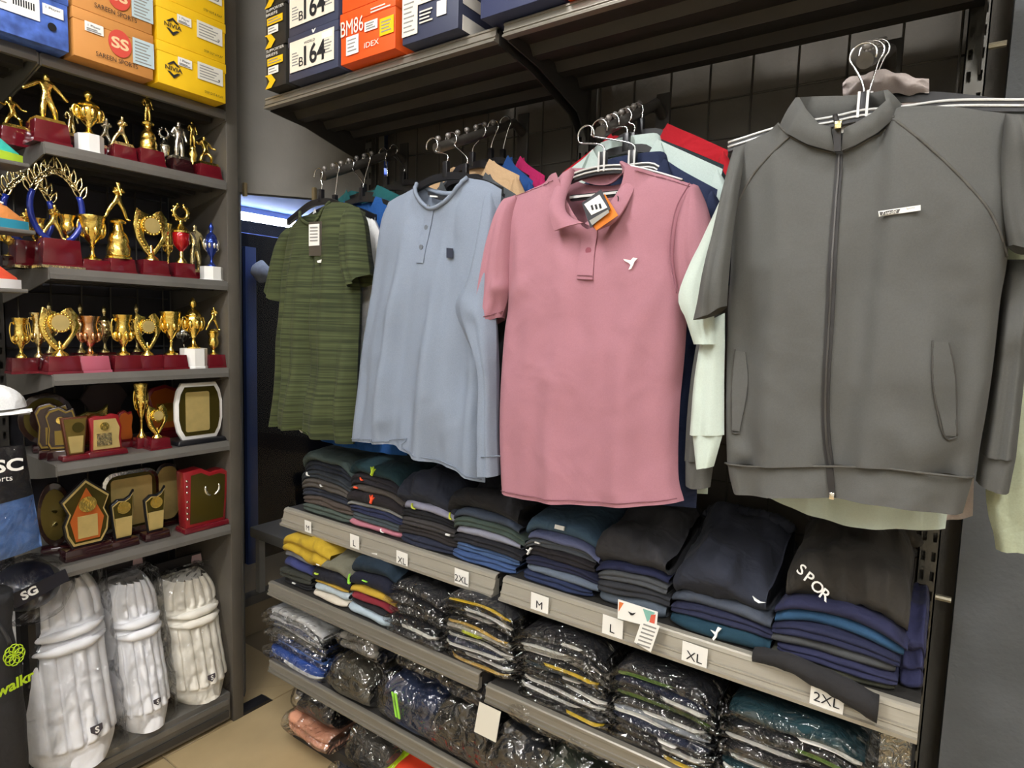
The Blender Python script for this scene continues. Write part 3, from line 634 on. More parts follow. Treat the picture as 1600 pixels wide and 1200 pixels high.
# ---- pink polo
Yp = 1.225
mP = heather('polo_pink', '#a5747e', .05)
t = thing('polo_shirt', W(930, 782, Yp), 0, 'dusty pink polo shirt with white bird logo and orange price tag', 'polo shirt')
Lp = [(790, 757), (786, 680), (787, 600), (792, 520), (798, 470), (794, 400), (793, 313)]; Rp = [(1069, 782), (1060, 740), (1062, 640), (1071, 540), (1074, 455), (1066, 390), (1090, 291)]
Bp = [(790, 757), (800, 768), (850, 776), (930, 782), (1000, 784), (1069, 782)]
sL = [(793, 313), (840, 291), (880, 274)]; sR = [(990, 264), (1045, 276), (1090, 291)]
nF = [(880, 274), (897, 318), (913, 346), (928, 362), (948, 350), (972, 318), (990, 264)]; nB = [(880, 274), (905, 283), (938, 286), (968, 279), (990, 264)]
body, yp = sheet_pair('body', mP, t, Yp, P2(Lp, Yp), P2(Rp, Yp), P2(Bp, Yp), [P2(q, Yp) for q in (sL, nF, sR)], [P2(q, Yp) for q in (sL, nB, sR)], (14, 18, 16), 56, .055, .006, 4, 31, (-.5, .5, .6),
    cr=[(815, 330, 830, 480, .006, .012), (800, 470, 850, 440, .006, .01), (812, 360, 806, 460, -.006, .008), (925, 445, 915, 540, -.004, .012), (1040, 420, 1010, 560, .006, .016), (860, 560, 880, 640, .003, .014), (990, 560, 1020, 700, .004, .02)], roundp=4)
seam([(797, 762), (850, 769), (930, 775), (1000, 777), (1062, 776)], Yp, yp, .0011, cloth('#8a5b65'), t, 'hem_seam')
slL, ypl = sheet_pair('sleeve', mP, t, Yp-.015, P2([(754, 488), (764, 418), (778, 360), (793, 312)], Yp), P2([(790, 496), (802, 455), (806, 400), (812, 306)], Yp), P2([(754, 488), (765, 507), (790, 496)], Yp), [P2([(793, 312), (812, 306)], Yp)], [P2([(793, 312), (812, 306)], Yp)], (14,), 28, .035, .005, 3, 33,
    cr=[(803, 452, 780, 450, .01, .008), (800, 470, 785, 490, -.008, .008), (795, 360, 800, 440, .006, .01)])
slR, ypr = sheet_pair('sleeve', mP, t, Yp-.004, P2([(1062, 470), (1056, 400), (1064, 340), (1084, 288)], Yp), P2([(1122, 440), (1118, 370), (1106, 325), (1092, 291)], Yp), P2([(1062, 470), (1090, 462), (1122, 440)], Yp), [P2([(1084, 288), (1092, 291)], Yp)], [P2([(1084, 288), (1092, 291)], Yp)], (14,), 26, .035, .004, 3, 35, cr=[(1085, 330, 1075, 440, .005, .012)])
seam([(756, 478), (766, 496), (788, 487)], Yp-.015, ypl, .0012, cloth('#8a5b65'), slL, 'cuff_seam', .002)
seam([(1088, 292), (1066, 335), (1058, 400), (1068, 460)], Yp, lambda a, c: Yp-.036, .0013, cloth('#8a5b65'), slR, 'armhole_seam', .002)
seam([(795, 311), (842, 296), (876, 287)], Yp, yp, .0010, cloth('#8a5b65'), t, 'shoulder_seam'); seam([(1003, 272), (1050, 283), (1086, 295)], Yp, yp, .0010, cloth('#8a5b65'), t, 'shoulder_seam')
def leaf(outer, inner, dy, name, par, mat, nb=16):
    a = cat([Vector(p) for p in outer], nb); c = cat([Vector(p) for p in inner], nb); b = B()
    for i in range(nb+1):
        f = i/nb
        for k in range(5):
            q = a[i].lerp(c[i], k/4); w_ = W(q.x, q.y, Yp); y = dy(f, k/4); b.v.append((w_.x, y, w_.z))
        for k in range(5):
            q = a[i].lerp(c[i], 1-k/4); w_ = W(q.x, q.y, Yp); y = dy(f, 1-k/4)+.005; b.v.append((w_.x, y, w_.z))
    for i in range(nb):
        for k in range(10): b.f.append((i*10+k, i*10+(k+1) % 10, i*10+10+(k+1) % 10, i*10+10+k))
    b.f += [tuple(range(9, -1, -1)), tuple(nb*10+k for k in range(10))]
    return mk(name, b, mat, par, smooth=.9)
leaf([(894, 262), (878, 279), (881, 330), (887, 355), (892, 368)], [(899, 266), (895, 290), (899, 325), (912, 345), (934, 355)], lambda f, k: Yp-.004-.05*ss(0, .75, f)-.018*ss(.2, 1, f)*(1-k*.3)-.008*math.sin(k*3.14), 'collar', t, mP)
leaf([(973, 252), (990, 262), (1001, 285), (999, 320), (985, 352), (958, 367)], [(971, 258), (977, 275), (977, 300), (970, 325), (955, 342), (937, 356)], lambda f, k: Yp-.004-.05*ss(0, .75, f)-.018*ss(.2, 1, f)*(1-k*.3)-.008*math.sin(k*3.14), 'collar', t, mP)
leaf([(893, 263), (915, 260), (945, 259), (974, 253)], [(890, 272), (915, 284), (945, 285), (978, 268)], lambda f, k: Yp-.002+.026*math.sin(f*3.14)-.004*k, 'collar_stand', t, mP)
strip_band([(922, 362), (920, 400), (919, 438)], [(945, 362), (944, 400), (944, 440)], Yp, yp, mP, t, 'placket', .004)
disc(934, 395, Yp, lambda p, q: yp(p, q)-.004, .0068, M('pink_button', '#8d4f5b', .25), t)
seam([(921, 433), (944, 434)], Yp, lambda p, q: yp(p, q)-.004, .001, cloth('#8a5b65'), t, 'placket_seam'); seam([(921, 439), (944, 440)], Yp, lambda p, q: yp(p, q)-.004, .001, cloth('#8a5b65'), t, 'placket_seam')
decal([(992, 409), (1003, 411), (1007, 407), (1014, 408), (1009, 413), (1007, 418), (1004, 424), (1000, 425), (1003, 418), (1000, 415), (994, 412)], Yp, yp, mPAPER, t, 'bird_logo', .004, .001)
decal([(928, 303), (936, 303), (934, 307), (930, 307)], Yp, lambda a, c: Yp+.022, mPAPER, t, 'neck_print', .003, .0006)
for (a, c, d, e) in ((918, 947, 319, 323), (922, 943, 325, 327), (923, 942, 328, 331)): decal([(a, d), (c, d), (c, e), (a, e)], Yp, lambda a, c: Yp+.022, M('pale_print', '#e0c9cd', .7), t, 'neck_print', .003, .0006)
tg = decal([(974, 315), (994, 347), (961, 369), (945, 345)], Yp, lambda a, c: Yp-.08, M('orange_tag', '#dd7a1c', .5), t, 'price_tag', .006, .001)
tg2 = decal([(970, 309), (984, 338), (954, 366), (941, 329)], Yp, lambda a, c: Yp-.08, M('tag_dark', '#37373c', .5), t, 'price_tag', .011, .001)
decal([(968, 317), (980, 336), (956, 347), (945, 331)], Yp, lambda a, c: Yp-.08, mPAPER, tg2, 'price_sticker', .0125, .0005); decal([(981, 339), (983, 343), (957, 362), (953, 355)], Yp, lambda a, c: Yp-.08, M('tag_print', '#9a9890', .6), tg2, 'barcode', .0125, .0005)
for k in range(3): decal([(955+k*6, 333+k*-1), (958+k*6, 332-k), (960+k*6, 339-k), (957+k*6, 340-k)], Yp, lambda a, c: Yp-.08, mINK, tg2, 'price_digit', .0135, .0004)
mk('tag_string', B().tube([tuple(W(963, 300, Yp+.0)), tuple(W(966, 309, Yp-.07)), tuple(W(966, 314, Yp-.088))], .001, 5), mINK, t)
hanger(2, Yp+.006, .18, .055, 'black and white striped hanger inside the pink polo', W(935, 263, Yp).z+.004, 'hangers on the pink polo hook', edge=True, ax=W(940, 263, Yp).x, lower=True, side=-1)
mMINT = heather('mint_heather', '#b9c8c2', .06)
back_garment('polo_shirt', -0.645, 1.345, 1.925, '', 'pale mint heather polo shirt hanging behind the pink polo', 'polo shirt', L=0.78, sw=0.225, cw=.235, collar=True, mat=mMINT, seed=41, neck=.08, drop=0.085)
back_garment('polo_shirt', -0.6, 1.288, 1.866, '#232c47', 'navy polo shirt hanging between the pink and mint polos', 'polo shirt', L=0.74, sw=0.19, cw=0.185, collar=True, seed=42, D=.014, drop=0.08)
back_garment('t_shirt', -0.66, 1.41, 1.945, '#263033', 'dark green-black shirt hanging behind the mint polo', 'shirt', L=0.74, sw=0.222, cw=.21, seed=43, drop=0.08)
back_garment('t_shirt', -0.67, 1.475, 1.998, '#b01a26', 'red shirt hanging furthest back on the pink polo hook', 'shirt', L=0.74, sw=0.22, cw=.21, seed=44, drop=0.085)
for k, (y, z, xx, e) in enumerate(((1.288, 1.866, -.60, True), (1.345, 1.925, -.645, False), (1.41, 1.945, -.66, False), (1.475, 1.998, -.67, False))):
    hanger(2, y+.004, .15, .08, ['striped hanger of the navy polo', 'black hanger of the mint polo', 'black hanger of the dark green shirt', 'black hanger of the red shirt'][k], min(z-.008, rod_pt(2, y).z-.035), 'hangers on the pink polo hook', edge=e, ax=xx, side=-1 if k < 2 else 1)
# ---- grey zip jacket
Yj = 1.215
mJ = heather('jacket_grey', '#5a5a57', .05); mJB = heather('jacket_band', '#5d5d5a', .05)
t = thing('zip_jacket', W(1310, 790, Yj), 0, 'large grey zip-up track jacket with raised collar at the right', 'jacket')
Lp = [(1136, 722), (1134, 640), (1137, 490), (1141, 428), (1144, 350), (1142, 290), (1146, 234)]; Rp = [(1521, 744), (1540, 650), (1553, 560), (1563, 470), (1574, 404), (1580, 300), (1584, 179)]
Bp = [(1136, 722), (1215, 722), (1299, 720), (1390, 723), (1477, 735), (1521, 744)]
sL = [(1146, 234), (1180, 216), (1222, 198)]; sR = [(1402, 166), (1480, 166), (1584, 179)]
nF = [(1222, 198), (1240, 218), (1270, 236), (1312, 248), (1340, 238), (1375, 216), (1402, 166)]; nB = [(1222, 198), (1270, 190), (1320, 183), (1370, 174), (1402, 166)]
body, yj = sheet_pair('body', mJ, t, Yj, P2(Lp, Yj), P2(Rp, Yj), P2(Bp, Yj), [P2(q, Yj) for q in (sL, nF, sR)], [P2(q, Yj) for q in (sL, nB, sR)], (12, 26, 20), 60, .06, .012, 3.6, 51, (-.6, .1, .62),
    cr=[(1490, 300, 1470, 600, -.014, .02), (1530, 290, 1525, 480, .010, .02), (1460, 440, 1440, 640, .010, .02), (1180, 420, 1175, 560, -.006, .02), (1500, 640, 1460, 730, .010, .014), (1390, 640, 1430, 720, .008, .012), (1290, 600, 1270, 700, -.005, .014), (1320, 470, 1330, 700, .006, .014), (1545, 400, 1520, 520, .006, .012), (1150, 690, 1180, 718, .008, .01)], roundp=4)
def yz(a, c): return yj(a, c)-.004
strip_band([(1312, 250), (1308, 330), (1304, 406), (1300, 500), (1293, 622), (1294, 680), (1299, 720)], [(1322, 250), (1319, 330), (1316, 406), (1312, 500), (1304, 622), (1305, 680), (1309, 720)], Yj, yj, M('zip_tape', '#2c2a29', .7), t, 'zip', .004, 40)
zt2 = strip_band([(1315.5, 250), (1312, 330), (1308.5, 406), (1304.5, 500), (1297, 622), (1298, 680), (1302.5, 720)], [(1318, 250), (1314.5, 330), (1311, 406), (1307, 500), (1300, 622), (1301, 680), (1305.5, 720)], Yj, yj, M('zip_teeth', '#4b4946', .4, .3, .8, 900), t, 'zip_teeth', .006, 40)
hb, yhb = sheet_pair('hem_band', mJB, t, Yj, P2([(1146, 769), (1140, 745), (1136, 721)], Yj), P2([(1504, 802), (1512, 775), (1521, 743)], Yj), P2([(1146, 769), (1220, 769), (1300, 769), (1390, 781), (1504, 802)], Yj), [P2(Bp, Yj)], [P2(Bp, Yj)], (44,), 10, .056, .006, 3.6, 51, (-2, 2, 1), roundp=4)
seam([(p[0], p[1]) for p in Bp], Yj, lambda a, c: Yj-.056*max(0, 1-abs((a-1328)/193)**4)**.55-.004, .0022, cloth('#55534e'), t, 'band_seam', .0, 40)
strip_band([(1299, 721), (1301, 745), (1303, 767)], [(1309, 721), (1311, 745), (1312, 768)], Yj, yhb, MATS['zip_tape'], t, 'zip', .004, 6)
w_ = W(1307, 765, Yj); mk('zip_end', B().box(w_.x-.004, w_.x+.004, yhb(1307, 765)-.009, yhb(1307, 765)-.003, w_.z-.006, w_.z+.006), mSILV, t, bevel=.001)
for pts in ([(1397, 194), (1450, 238), (1500, 285), (1540, 330), (1562, 370), (1573, 402)], [(1240, 222), (1215, 245), (1180, 285), (1146, 348)]): seam(pts, Yj, yj, .0022, cloth('#595752'), t, 'raglan_seam', .001, 30)
seam([(1222, 202), (1240, 220), (1270, 237), (1312, 249)], Yj, yj, .0018, cloth('#55534e'), t, 'collar_seam', .001); seam([(1322, 246), (1345, 236), (1378, 214), (1399, 190)], Yj, yj, .0018, cloth('#55534e'), t, 'collar_seam', .001)
# standing collar: ring open at the front
def ring(f, k):
    lo = [(1312, 249), (1270, 237), (1238, 219), (1221, 200), (1250, 186), (1310, 176), (1370, 165), (1410, 164), (1400, 190), (1375, 218), (1345, 237), (1322, 247)]
    hi = [(1305, 211), (1284, 206), (1262, 182), (1246, 157), (1262, 148), (1310, 143), (1350, 139), (1387, 140), (1392, 162), (1372, 186), (1340, 206), (1326, 213)]
    dp = [-.052, -.052, -.045, -.016, .014, .03, .03, .0, -.022, -.042, -.050, -.052]
    i = min(int(f*11), 10); g = f*11-i; g2 = g*g*(3-2*g) if 0 else g
    a = Vector(lo[i]).lerp(Vector(lo[i+1]), g2); c = Vector(hi[i]).lerp(Vector(hi[i+1]), g2); q = a.lerp(c, k); w_ = W(q.x, q.y, Yj)
    y = Yj+dp[i]*(1-g2)+dp[i+1]*g2-.006*math.sin(k*3.14); return Vector((w_.x, y, w_.z))
b = B(); nn_ = 66
for i in range(nn_+1):
    for k in range(6): b.v.append(tuple(ring(i/nn_, k/5)))
    cx = W(1316, 200, Yj)
    for k in range(5, -1, -1):
        p = ring(i/nn_, k/5); d = Vector((cx.x-p.x, Yj-p.y, 0)); d = d.normalized()*.006 if d.length > 1e-4 else d; b.v.append(tuple(p+d))
for i in range(nn_):
    for k in range(12): b.f.append((i*12+k, i*12+12+k, i*12+12+(k+1) % 12, i*12+(k+1) % 12))
b.f += [tuple(range(12)), tuple(nn_*12+11-k for k in range(12))]
mk('collar', b, mJ, t, smooth=.9)
def zq(q, o): w_ = W(q[0], q[1], Yj); return (w_.x, Yj-.058-o, w_.z)
strip_band([(1311, 214), (1311, 232), (1312, 250)], [(1322, 214), (1322, 232), (1322, 250)], Yj, lambda a, c: Yj-.058, MATS['zip_tape'], t, 'zip', .004, 6)
mk('zip_puller', B().tube([zq((1313, 196), .002), zq((1316, 206), .006), zq((1319, 212), .008)], .004, 8), MATS['zip_tape'], t, smooth=True)
mk('zip_slider', B().box(*(lambda w_: (w_.x-.005, w_.x+.005, Yj-.072, Yj-.062, w_.z-.006, w_.z+.006))(W(1319, 213, Yj))), mGOLDB, t, bevel=.001)
decal([(1304, 192), (1336, 188), (1334, 204), (1304, 205)], Yj, lambda a, c: Yj+.012, mPAPER, t, 'neck_label', .0)
lg = decal([(1378, 340), (1441, 331), (1441, 339), (1379, 348)], Yj, yj, mPAPER, t, 'chest_logo', .004, .001)
decal([(1380, 341.5), (1411, 337), (1408, 343), (1381, 346.5)], Yj, yj, M('logo_dark', '#4f4d49', .7), lg, 'logo_panel', .0052, .0005)
la = W(1395, 342, Yj); text('Tuedit', (la.x, yj(1395, 342)-.0062, la.z), W(1411, 337, Yj)-W(1380, 341.5, Yj), (0, 0, 1), .0055, mPAPER, lg, shear=.3)
la = W(1426, 336, Yj); text('Sports', (la.x, yj(1426, 336)-.0056, la.z), W(1441, 331, Yj)-W(1411, 335.4, Yj), (0, 0, 1), .004, M('logo_grey', '#7a7874', .7), lg)
# welt pockets
strip_band([(1158, 548), (1153, 600), (1152, 669)], [(1173, 550), (1177, 600), (1163, 671)], Yj, yj, mJB, t, 'pocket_welt', .004)
strip_band([(1460, 534), (1461, 600), (1477, 674)], [(1482, 534), (1492, 590), (1494, 677)], Yj, yj, mJB, t, 'pocket_welt', .004)
for pts in ([(1157, 545), (1152, 600), (1151, 668), (1162, 673)], [(1459, 532), (1460, 600), (1476, 675), (1495, 678)], [(1483, 535), (1493, 590), (1495, 676)]): seam(pts, Yj, yj, .0016, cloth('#4a4844'), t, 'pocket_edge', .003)
# sleeves
Yq = 1.13; sheet_pair('sleeve', mJ, t, Yq, P2([(1083, 500), (1100, 425), (1124, 320), (1146, 232)], Yq), P2([(1136, 478), (1140, 420), (1148, 340), (1166, 224)], Yq), P2([(1083, 500), (1108, 494), (1136, 478)], Yq), [P2([(1146, 232), (1166, 224)], Yq)], [P2([(1146, 232), (1166, 224)], Yq)], (12,), 30, .022, .004, 3, 55, cr=[(1120, 380, 1110, 490, .008, .014)], tilt=.08)
sl2, yl2 = sheet_pair('sleeve', mJ, t, Yj+.048, P2([(1058, 724), (1065, 640), (1075, 560), (1084, 495)], Yj), P2([(1104, 724), (1110, 640), (1120, 560), (1132, 485)], Yj), P2([(1058, 724), (1104, 724)], Yj), [P2([(1084, 495), (1132, 485)], Yj)], [P2([(1084, 495), (1132, 485)], Yj)], (12,), 26, .03, .004, 3, 56, cr=[(1095, 520, 1085, 700, .006, .012)])
sheet_pair('cuff', mJB, sl2, Yj+.048, P2([(1058, 762), (1058, 722)], Yj), P2([(1098, 768), (1104, 722)], Yj), P2([(1058, 762), (1078, 768), (1098, 768)], Yj), [P2([(1058, 722), (1104, 722)], Yj)], [P2([(1058, 722), (1104, 722)], Yj)], (10,), 6, .026, .002, 3, 57, (-2, 2, 1))
sheet_pair('sleeve', mJ, t, Yj-.006, P2([(1573, 386), (1562, 330), (1560, 260), (1570, 180)], Yj), P2([(1668, 360), (1650, 300), (1630, 240), (1600, 184)], Yj), P2([(1573, 386), (1610, 392), (1668, 360)], Yj), [P2([(1570, 180), (1600, 184)], Yj)], [P2([(1570, 180), (1600, 184)], Yj)], (14,), 28, .05, .006, 3, 58, cr=[(1590, 230, 1585, 370, -.012, .014), (1610, 260, 1600, 380, .010, .014)])
sr2, yr2 = sheet_pair('sleeve', mJ, t, Yj+.05, P2([(1532, 714), (1550, 600), (1562, 500), (1575, 400)], Yj), P2([(1592, 722), (1605, 600), (1615, 500), (1632, 400)], Yj), P2([(1532, 714), (1560, 720), (1592, 722)], Yj), [P2([(1575, 400), (1632, 400)], Yj)], [P2([(1575, 400), (1632, 400)], Yj)], (12,), 26, .04, .005, 3, 59, cr=[(1600, 480, 1570, 560, .008, .01)])
sheet_pair('cuff', mJB, sr2, Yj+.05, P2([(1526, 760), (1532, 714)], Yj), P2([(1580, 781), (1592, 722)], Yj), P2([(1526, 760), (1550, 772), (1580, 781)], Yj), [P2([(1532, 714), (1560, 720), (1592, 722)], Yj)], [P2([(1532, 714), (1560, 720), (1592, 722)], Yj)], (10,), 6, .03, .002, 3, 60, (-2, 2, 1))
hanger(3, Yj+.005, .22, .03, 'black and white hanger inside the grey zip jacket', W(1348, 172, Yj).z, 'hangers on the jacket hook', edge=True, ax=W(1348, 170, Yj).x, side=-1)
# mint sweatshirt behind the jacket
Ym = 1.315
t = thing('sweatshirt', W(1320, 815, Ym), 0, 'pale mint sweatshirt hanging just behind the grey zip jacket', 'sweatshirt')
mMI = heather('mint_sweat', '#c3cfc4', .04)
Lp = [(1190, 772), (1185, 600), (1185, 420), (1190, 255)]; Rp = [(1477, 826), (1500, 640), (1515, 420), (1530, 190)]; Bp = [(1190, 772), (1240, 790), (1300, 812), (1360, 822), (1477, 826)]
tp = [(1190, 255), (1280, 205), (1400, 178), (1530, 190)]
sheet_pair('body', mMI, t, Ym, P2(Lp, Ym), P2(Rp, Ym), P2(Bp, Ym), [P2(tp, Ym)], [P2(tp, Ym)], (30,), 30, .02, .005, 4, 61)
Yq = 1.166; sheet_pair('sleeve', mMI, t, Yq, P2([(1084, 538), (1072, 500), (1061, 455), (1110, 345), (1140, 290), (1190, 256)], Yq), P2([(1118, 538), (1116, 490), (1116, 440), (1132, 380), (1150, 320), (1196, 256)], Yq), P2([(1084, 538), (1118, 538)], Yq), [P2([(1190, 256), (1196, 256)], Yq)], [P2([(1190, 256), (1196, 256)], Yq)], (10,), 26, .012, .002, 3, 62, tilt=.15)
Yc = 1.225
ms, _ = sheet_pair('sleeve', mMI, t, Yc-.035, P2([(1087, 676), (1093, 600), (1102, 540), (1110, 505)], Yc), P2([(1140, 676), (1140, 600), (1141, 540), (1141, 490)], Yc), P2([(1087, 676), (1140, 676)], Yc), [P2([(1110, 505), (1141, 490)], Yc)], [P2([(1110, 505), (1141, 490)], Yc)], (10,), 20, .015, .003, 3, 63)
sheet_pair('cuff', mMI, ms, Yc-.035, P2([(1097, 728), (1091, 674)], Yc), P2([(1124, 724), (1138, 674)], Yc), P2([(1097, 728), (1124, 724)], Yc), [P2([(1091, 674), (1138, 674)], Yc)], [P2([(1091, 674), (1138, 674)], Yc)], (8,), 6, .012, .002, 3, 64, (-2, 2, 1))
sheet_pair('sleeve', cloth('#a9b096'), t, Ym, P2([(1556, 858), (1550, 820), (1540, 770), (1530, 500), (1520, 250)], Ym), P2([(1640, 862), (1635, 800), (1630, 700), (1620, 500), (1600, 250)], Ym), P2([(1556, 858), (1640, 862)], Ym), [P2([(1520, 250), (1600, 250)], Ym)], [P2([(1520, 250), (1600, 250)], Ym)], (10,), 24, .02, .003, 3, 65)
hanger(3, Ym+.006, .2, .04, 'white-edged hanger of the mint sweatshirt', min(W(1350, 172, Ym).z, rod_pt(3, Ym).z-.05), 'hangers on the jacket hook', edge=True, ax=-.158)
tb = thing('windbreaker', W(1450, 810, 1.40), 0, 'pinkish beige hooded jacket showing above the grey jacket shoulder', 'jacket')
mBE = cloth('#b8aca6'); Y = 1.40
sheet_pair('body', mBE, tb, Y, P2([(1330, 800), (1325, 500), (1330, 200)], Y), P2([(1520, 806), (1530, 500), (1550, 168)], Y), P2([(1330, 800), (1430, 812), (1520, 806)], Y), [P2([(1330, 200), (1380, 158), (1460, 152), (1550, 168)], Y)], [P2([(1330, 200), (1380, 158), (1460, 152), (1550, 168)], Y)], (26,), 26, .02, .004, 5, 71)
b = B().grid(lambda u, v: (lambda q: (q.x, Y-.012-.035*math.sin(v*3.14)*(1-abs(2*u-1)**3)+.012*nz(u*7, v*5, 3), q.z+.008*nz(u*6, v*3, 9)))(W(1318+u*134, 153-v*(20+18*math.sin(min(1, u*1.15)*3.0))-4*u, Y)), 26, 10)
mk('hood', b, mBE, tb, smooth=True)
hanger(3, 1.40, .2, .05, 'black hanger of the beige hooded jacket', rod_pt(3, 1.4).z-.075, 'hangers on the jacket hook', ax=-.158)
# ---------------------------------------------------------------- folded clothes and packs
ORD = ['top', 'second from top', 'third from top', 'fourth from top', 'fifth from top', 'sixth from top', 'seventh from top', 'eighth from top', 'ninth from top', 'tenth from top', 'eleventh from top', 'twelfth from top']
def slab(xa, xb, yf, d, zlo, zhi, lobes=1, seed=0, nx=22, bulge=.012, wr=.0018, slope=0, crump=0, taper=.5, ends=.35, sag=0):
    """rounded folded-cloth block: zlo/zhi are functions of x; front edge shows rolled folds"""
    b = B(); rings = []
    for i in range(nx+1):
        s = 2*i/nx-1; x = xa+(xb-xa)*i/nx; zl, zh = zlo(x), zhi(x); e = 1-ends*abs(s)**6; mid = zl+(zh-zl)*.45
        zl2 = zl if sag == 0 else zl-sag; zh2 = mid+(zh-mid)*e; yo = yf+.010*nz(x*7+seed, seed*.7)+.018*abs(s)**8; P = []
        for L in range(lobes):
            a = zl2+(zh2-zl2)*L/lobes; c = zl2+(zh2-zl2)*(L+1)/lobes; h = c-a; bu = min(bulge, h*.62)
            jo = .006*nz(x*11+L*3.3, seed+L*1.7)
            for k in range(6):
                t_ = k/5; z = a+h*(.04+.92*t_); P.append((yo+jo+bu-bu*math.sin(math.pi*(.06+.88*t_))**.7*1.0, z))
        for k in range(1, 13):
            f = k/12; P.append((yo+bulge+(d-bulge)*f, zh2+slope*f*(1 if f < .8 else 1-(f-.8)*1.2)))
        P.append((yo+d, zl2+.002)); P.append((yo+d*.5, zl2)); P.append((yo+bulge*1.2, zl2))
        for j, (y, z) in enumerate(P):
            nn = nz(x*26+seed, z*40, y*26)*wr+crump*(nz(x*9+seed*2, y*9, z*7)+.9*(.35-abs(nz(x*17+seed, y*15+x*6, seed))))
            up = 1 if j < len(P)-3 else 0
            rings.append((x+.004*nz(z*20, y*10, seed)*(abs(s) > .9), y-nn*.8, z+(nn if up else 0)))
        n = len(P)
    b.v = rings
    for i in range(nx):
        for j in range(n): b.f.append((i*n+j, i*n+(j+1) % n, (i+1)*n+(j+1) % n, (i+1)*n+j))
    b.f += [tuple(range(n)), tuple(nx*n+n-1-j for j in range(n))]
    for k, f in enumerate(b.f): b.f[k] = f[::-1]
    return b
LOGO = {'bird': [(-.5, .15), (.0, .1), (.15, .5), (.5, .45), (.2, .1), (.15, -.2), (-.05, -.5), (-.2, -.4), (-.02, -.1), (-.15, -.02)], 'tri': [(-.5, .4), (-.1, .1), (0, .5), (.15, .1), (.5, .3), (.2, -.05), (.15, -.5), (-.1, -.4), (-.12, -.05)],
        'tick': [(-.5, .2), (-.3, -.2), (0, -.35), (.5, -.1), (.1, -.15), (-.2, 0)], 'bar': [(-.5, -.2), (.5, -.2), (.5, .2), (-.5, .2)], 'arc': [(-.5, .3), (-.45, -.1), (-.2, -.35), (.4, -.4), (.5, -.25), (-.05, -.18), (-.3, .05), (-.35, .35)]}
def on_front(par, x, y, z, w, h, shape, col, name='print', tilt=.35):
    poly = LOGO[shape]; ud = Vector((0, tilt, 1)).normalized(); nn = Vector((0, -1, tilt)).normalized(); c = Vector((x, y, z))
    vs = [c+Vector((1, 0, 0))*a*w+ud*d*h+nn*.001 for a, d in poly]; n = len(vs)
    b = B().add(vs+[v-nn*.006 for v in vs], [tuple(range(n)), tuple(range(2*n-1, n-1, -1))]+[(i, i+n, (i+1) % n+n, (i+1) % n) for i in range(n)])
    return mk(name, b, M('print_'+col.strip('#'), col, .6), par)
def stack(xa, xb, yf, z0, items, where, kind='garment', catg='folded garment', group='', seed=0, d=.27, top=None, first=0):
    """items listed top to bottom: dict(c=colour, t=thickness, ...)"""
    n = len(items); z = lambda x: z0
    def layer(prev, t_, sd, cx, hw, cr):
        return lambda x: prev(x)+t_*(1+.16*nz(x*8+sd, sd)+.10*cr*nz(x*14+sd, sd*2))*(1-.30*min(1, abs((x-cx)/hw))**5)
    out = []
    for k in range(n-1, -1, -1):
        it = items[k]; sd = seed*7.3+k*1.9+.4; rnd = random.Random(int(sd*100)); a = xa+it.get('dx', rnd.uniform(-.008, .010)); c = xb+it.get('dx', rnd.uniform(-.012, .006))+it.get('dw', 0)
        zn = layer(z, it['t'], sd, (xa+xb)/2, (xb-xa)/2+.01, it.get('cr', 0)); zl = (lambda q: lambda x: q(x)+.0006)(z)
        y = yf+it.get('dy', rnd.uniform(0, .014)); sh = slab(a, c, y, d, zl, zn, it.get('l', 2), sd, bulge=it.get('bu', .014), slope=it.get('sl', 0), crump=it.get('cp', .0), ends=it.get('e', .35), nx=it.get('nx', 24), wr=it.get('wr', .0032))
        nm = it.get('n', kind); lab = '%s folded %s, %s%s' % (it['w'], it.get('k', kind), ORD[k+first] if k < n-1 or n < 3 else 'bottom', ' '+where)
        o = mk('folded_'+nm, sh, cloth(it['c']), smooth=True); tag(o, it.get('lab', lab), catg, group)
        xm = (a+c)/2; zm = (z(xm)+zn(xm))/2
        for (fx, w_, h_, shp, col) in it.get('logo', []):
            x = a+(c-a)*fx; on_front(o, x, y-.006+.010*nz(x*7+sd, sd*.7), z(x)+(zn(x)-z(x))*.62, w_, h_, shp, col)
        out.append((o, a, c, y, zn)); z = zn
    return out, z
def I(w_, c, t, **k): return dict(w=w_, c=c, t=t, **k)
YM = 1.312
def xr(pa, pb, py, Y): return W(pa, py, Y).x, W(pb, py, Y).x
G1 = 'folded track clothes on the labelled shelf'
OLIME, OWHITE, ORED = '#c8e83a', '#f0f0ec', '#ff5a32'
a, c = xr(466, 543, 790, YM)
stack(a, c, YM, ZM+.001, [I('slate green', '#3f4b49', .034, logo=[], l=1, bu=.02, sl=.02), I('blue-black', '#20242d', .036, l=2), I('charcoal', '#2c3035', .026, logo=[(.22, .018, .016, 'arc', OWHITE)]), I('grey-brown', '#4b4641', .032, logo=[(.5, .018, .014, 'tick', OWHITE)]),
    I('dark navy', '#2a2e39', .030), I('brown', '#4b423c', .030), I('grey-green', '#47514a', .030)], 'over the far left M card', 'trousers', group=G1, seed=1)
a, c = xr(536, 622, 810, YM)
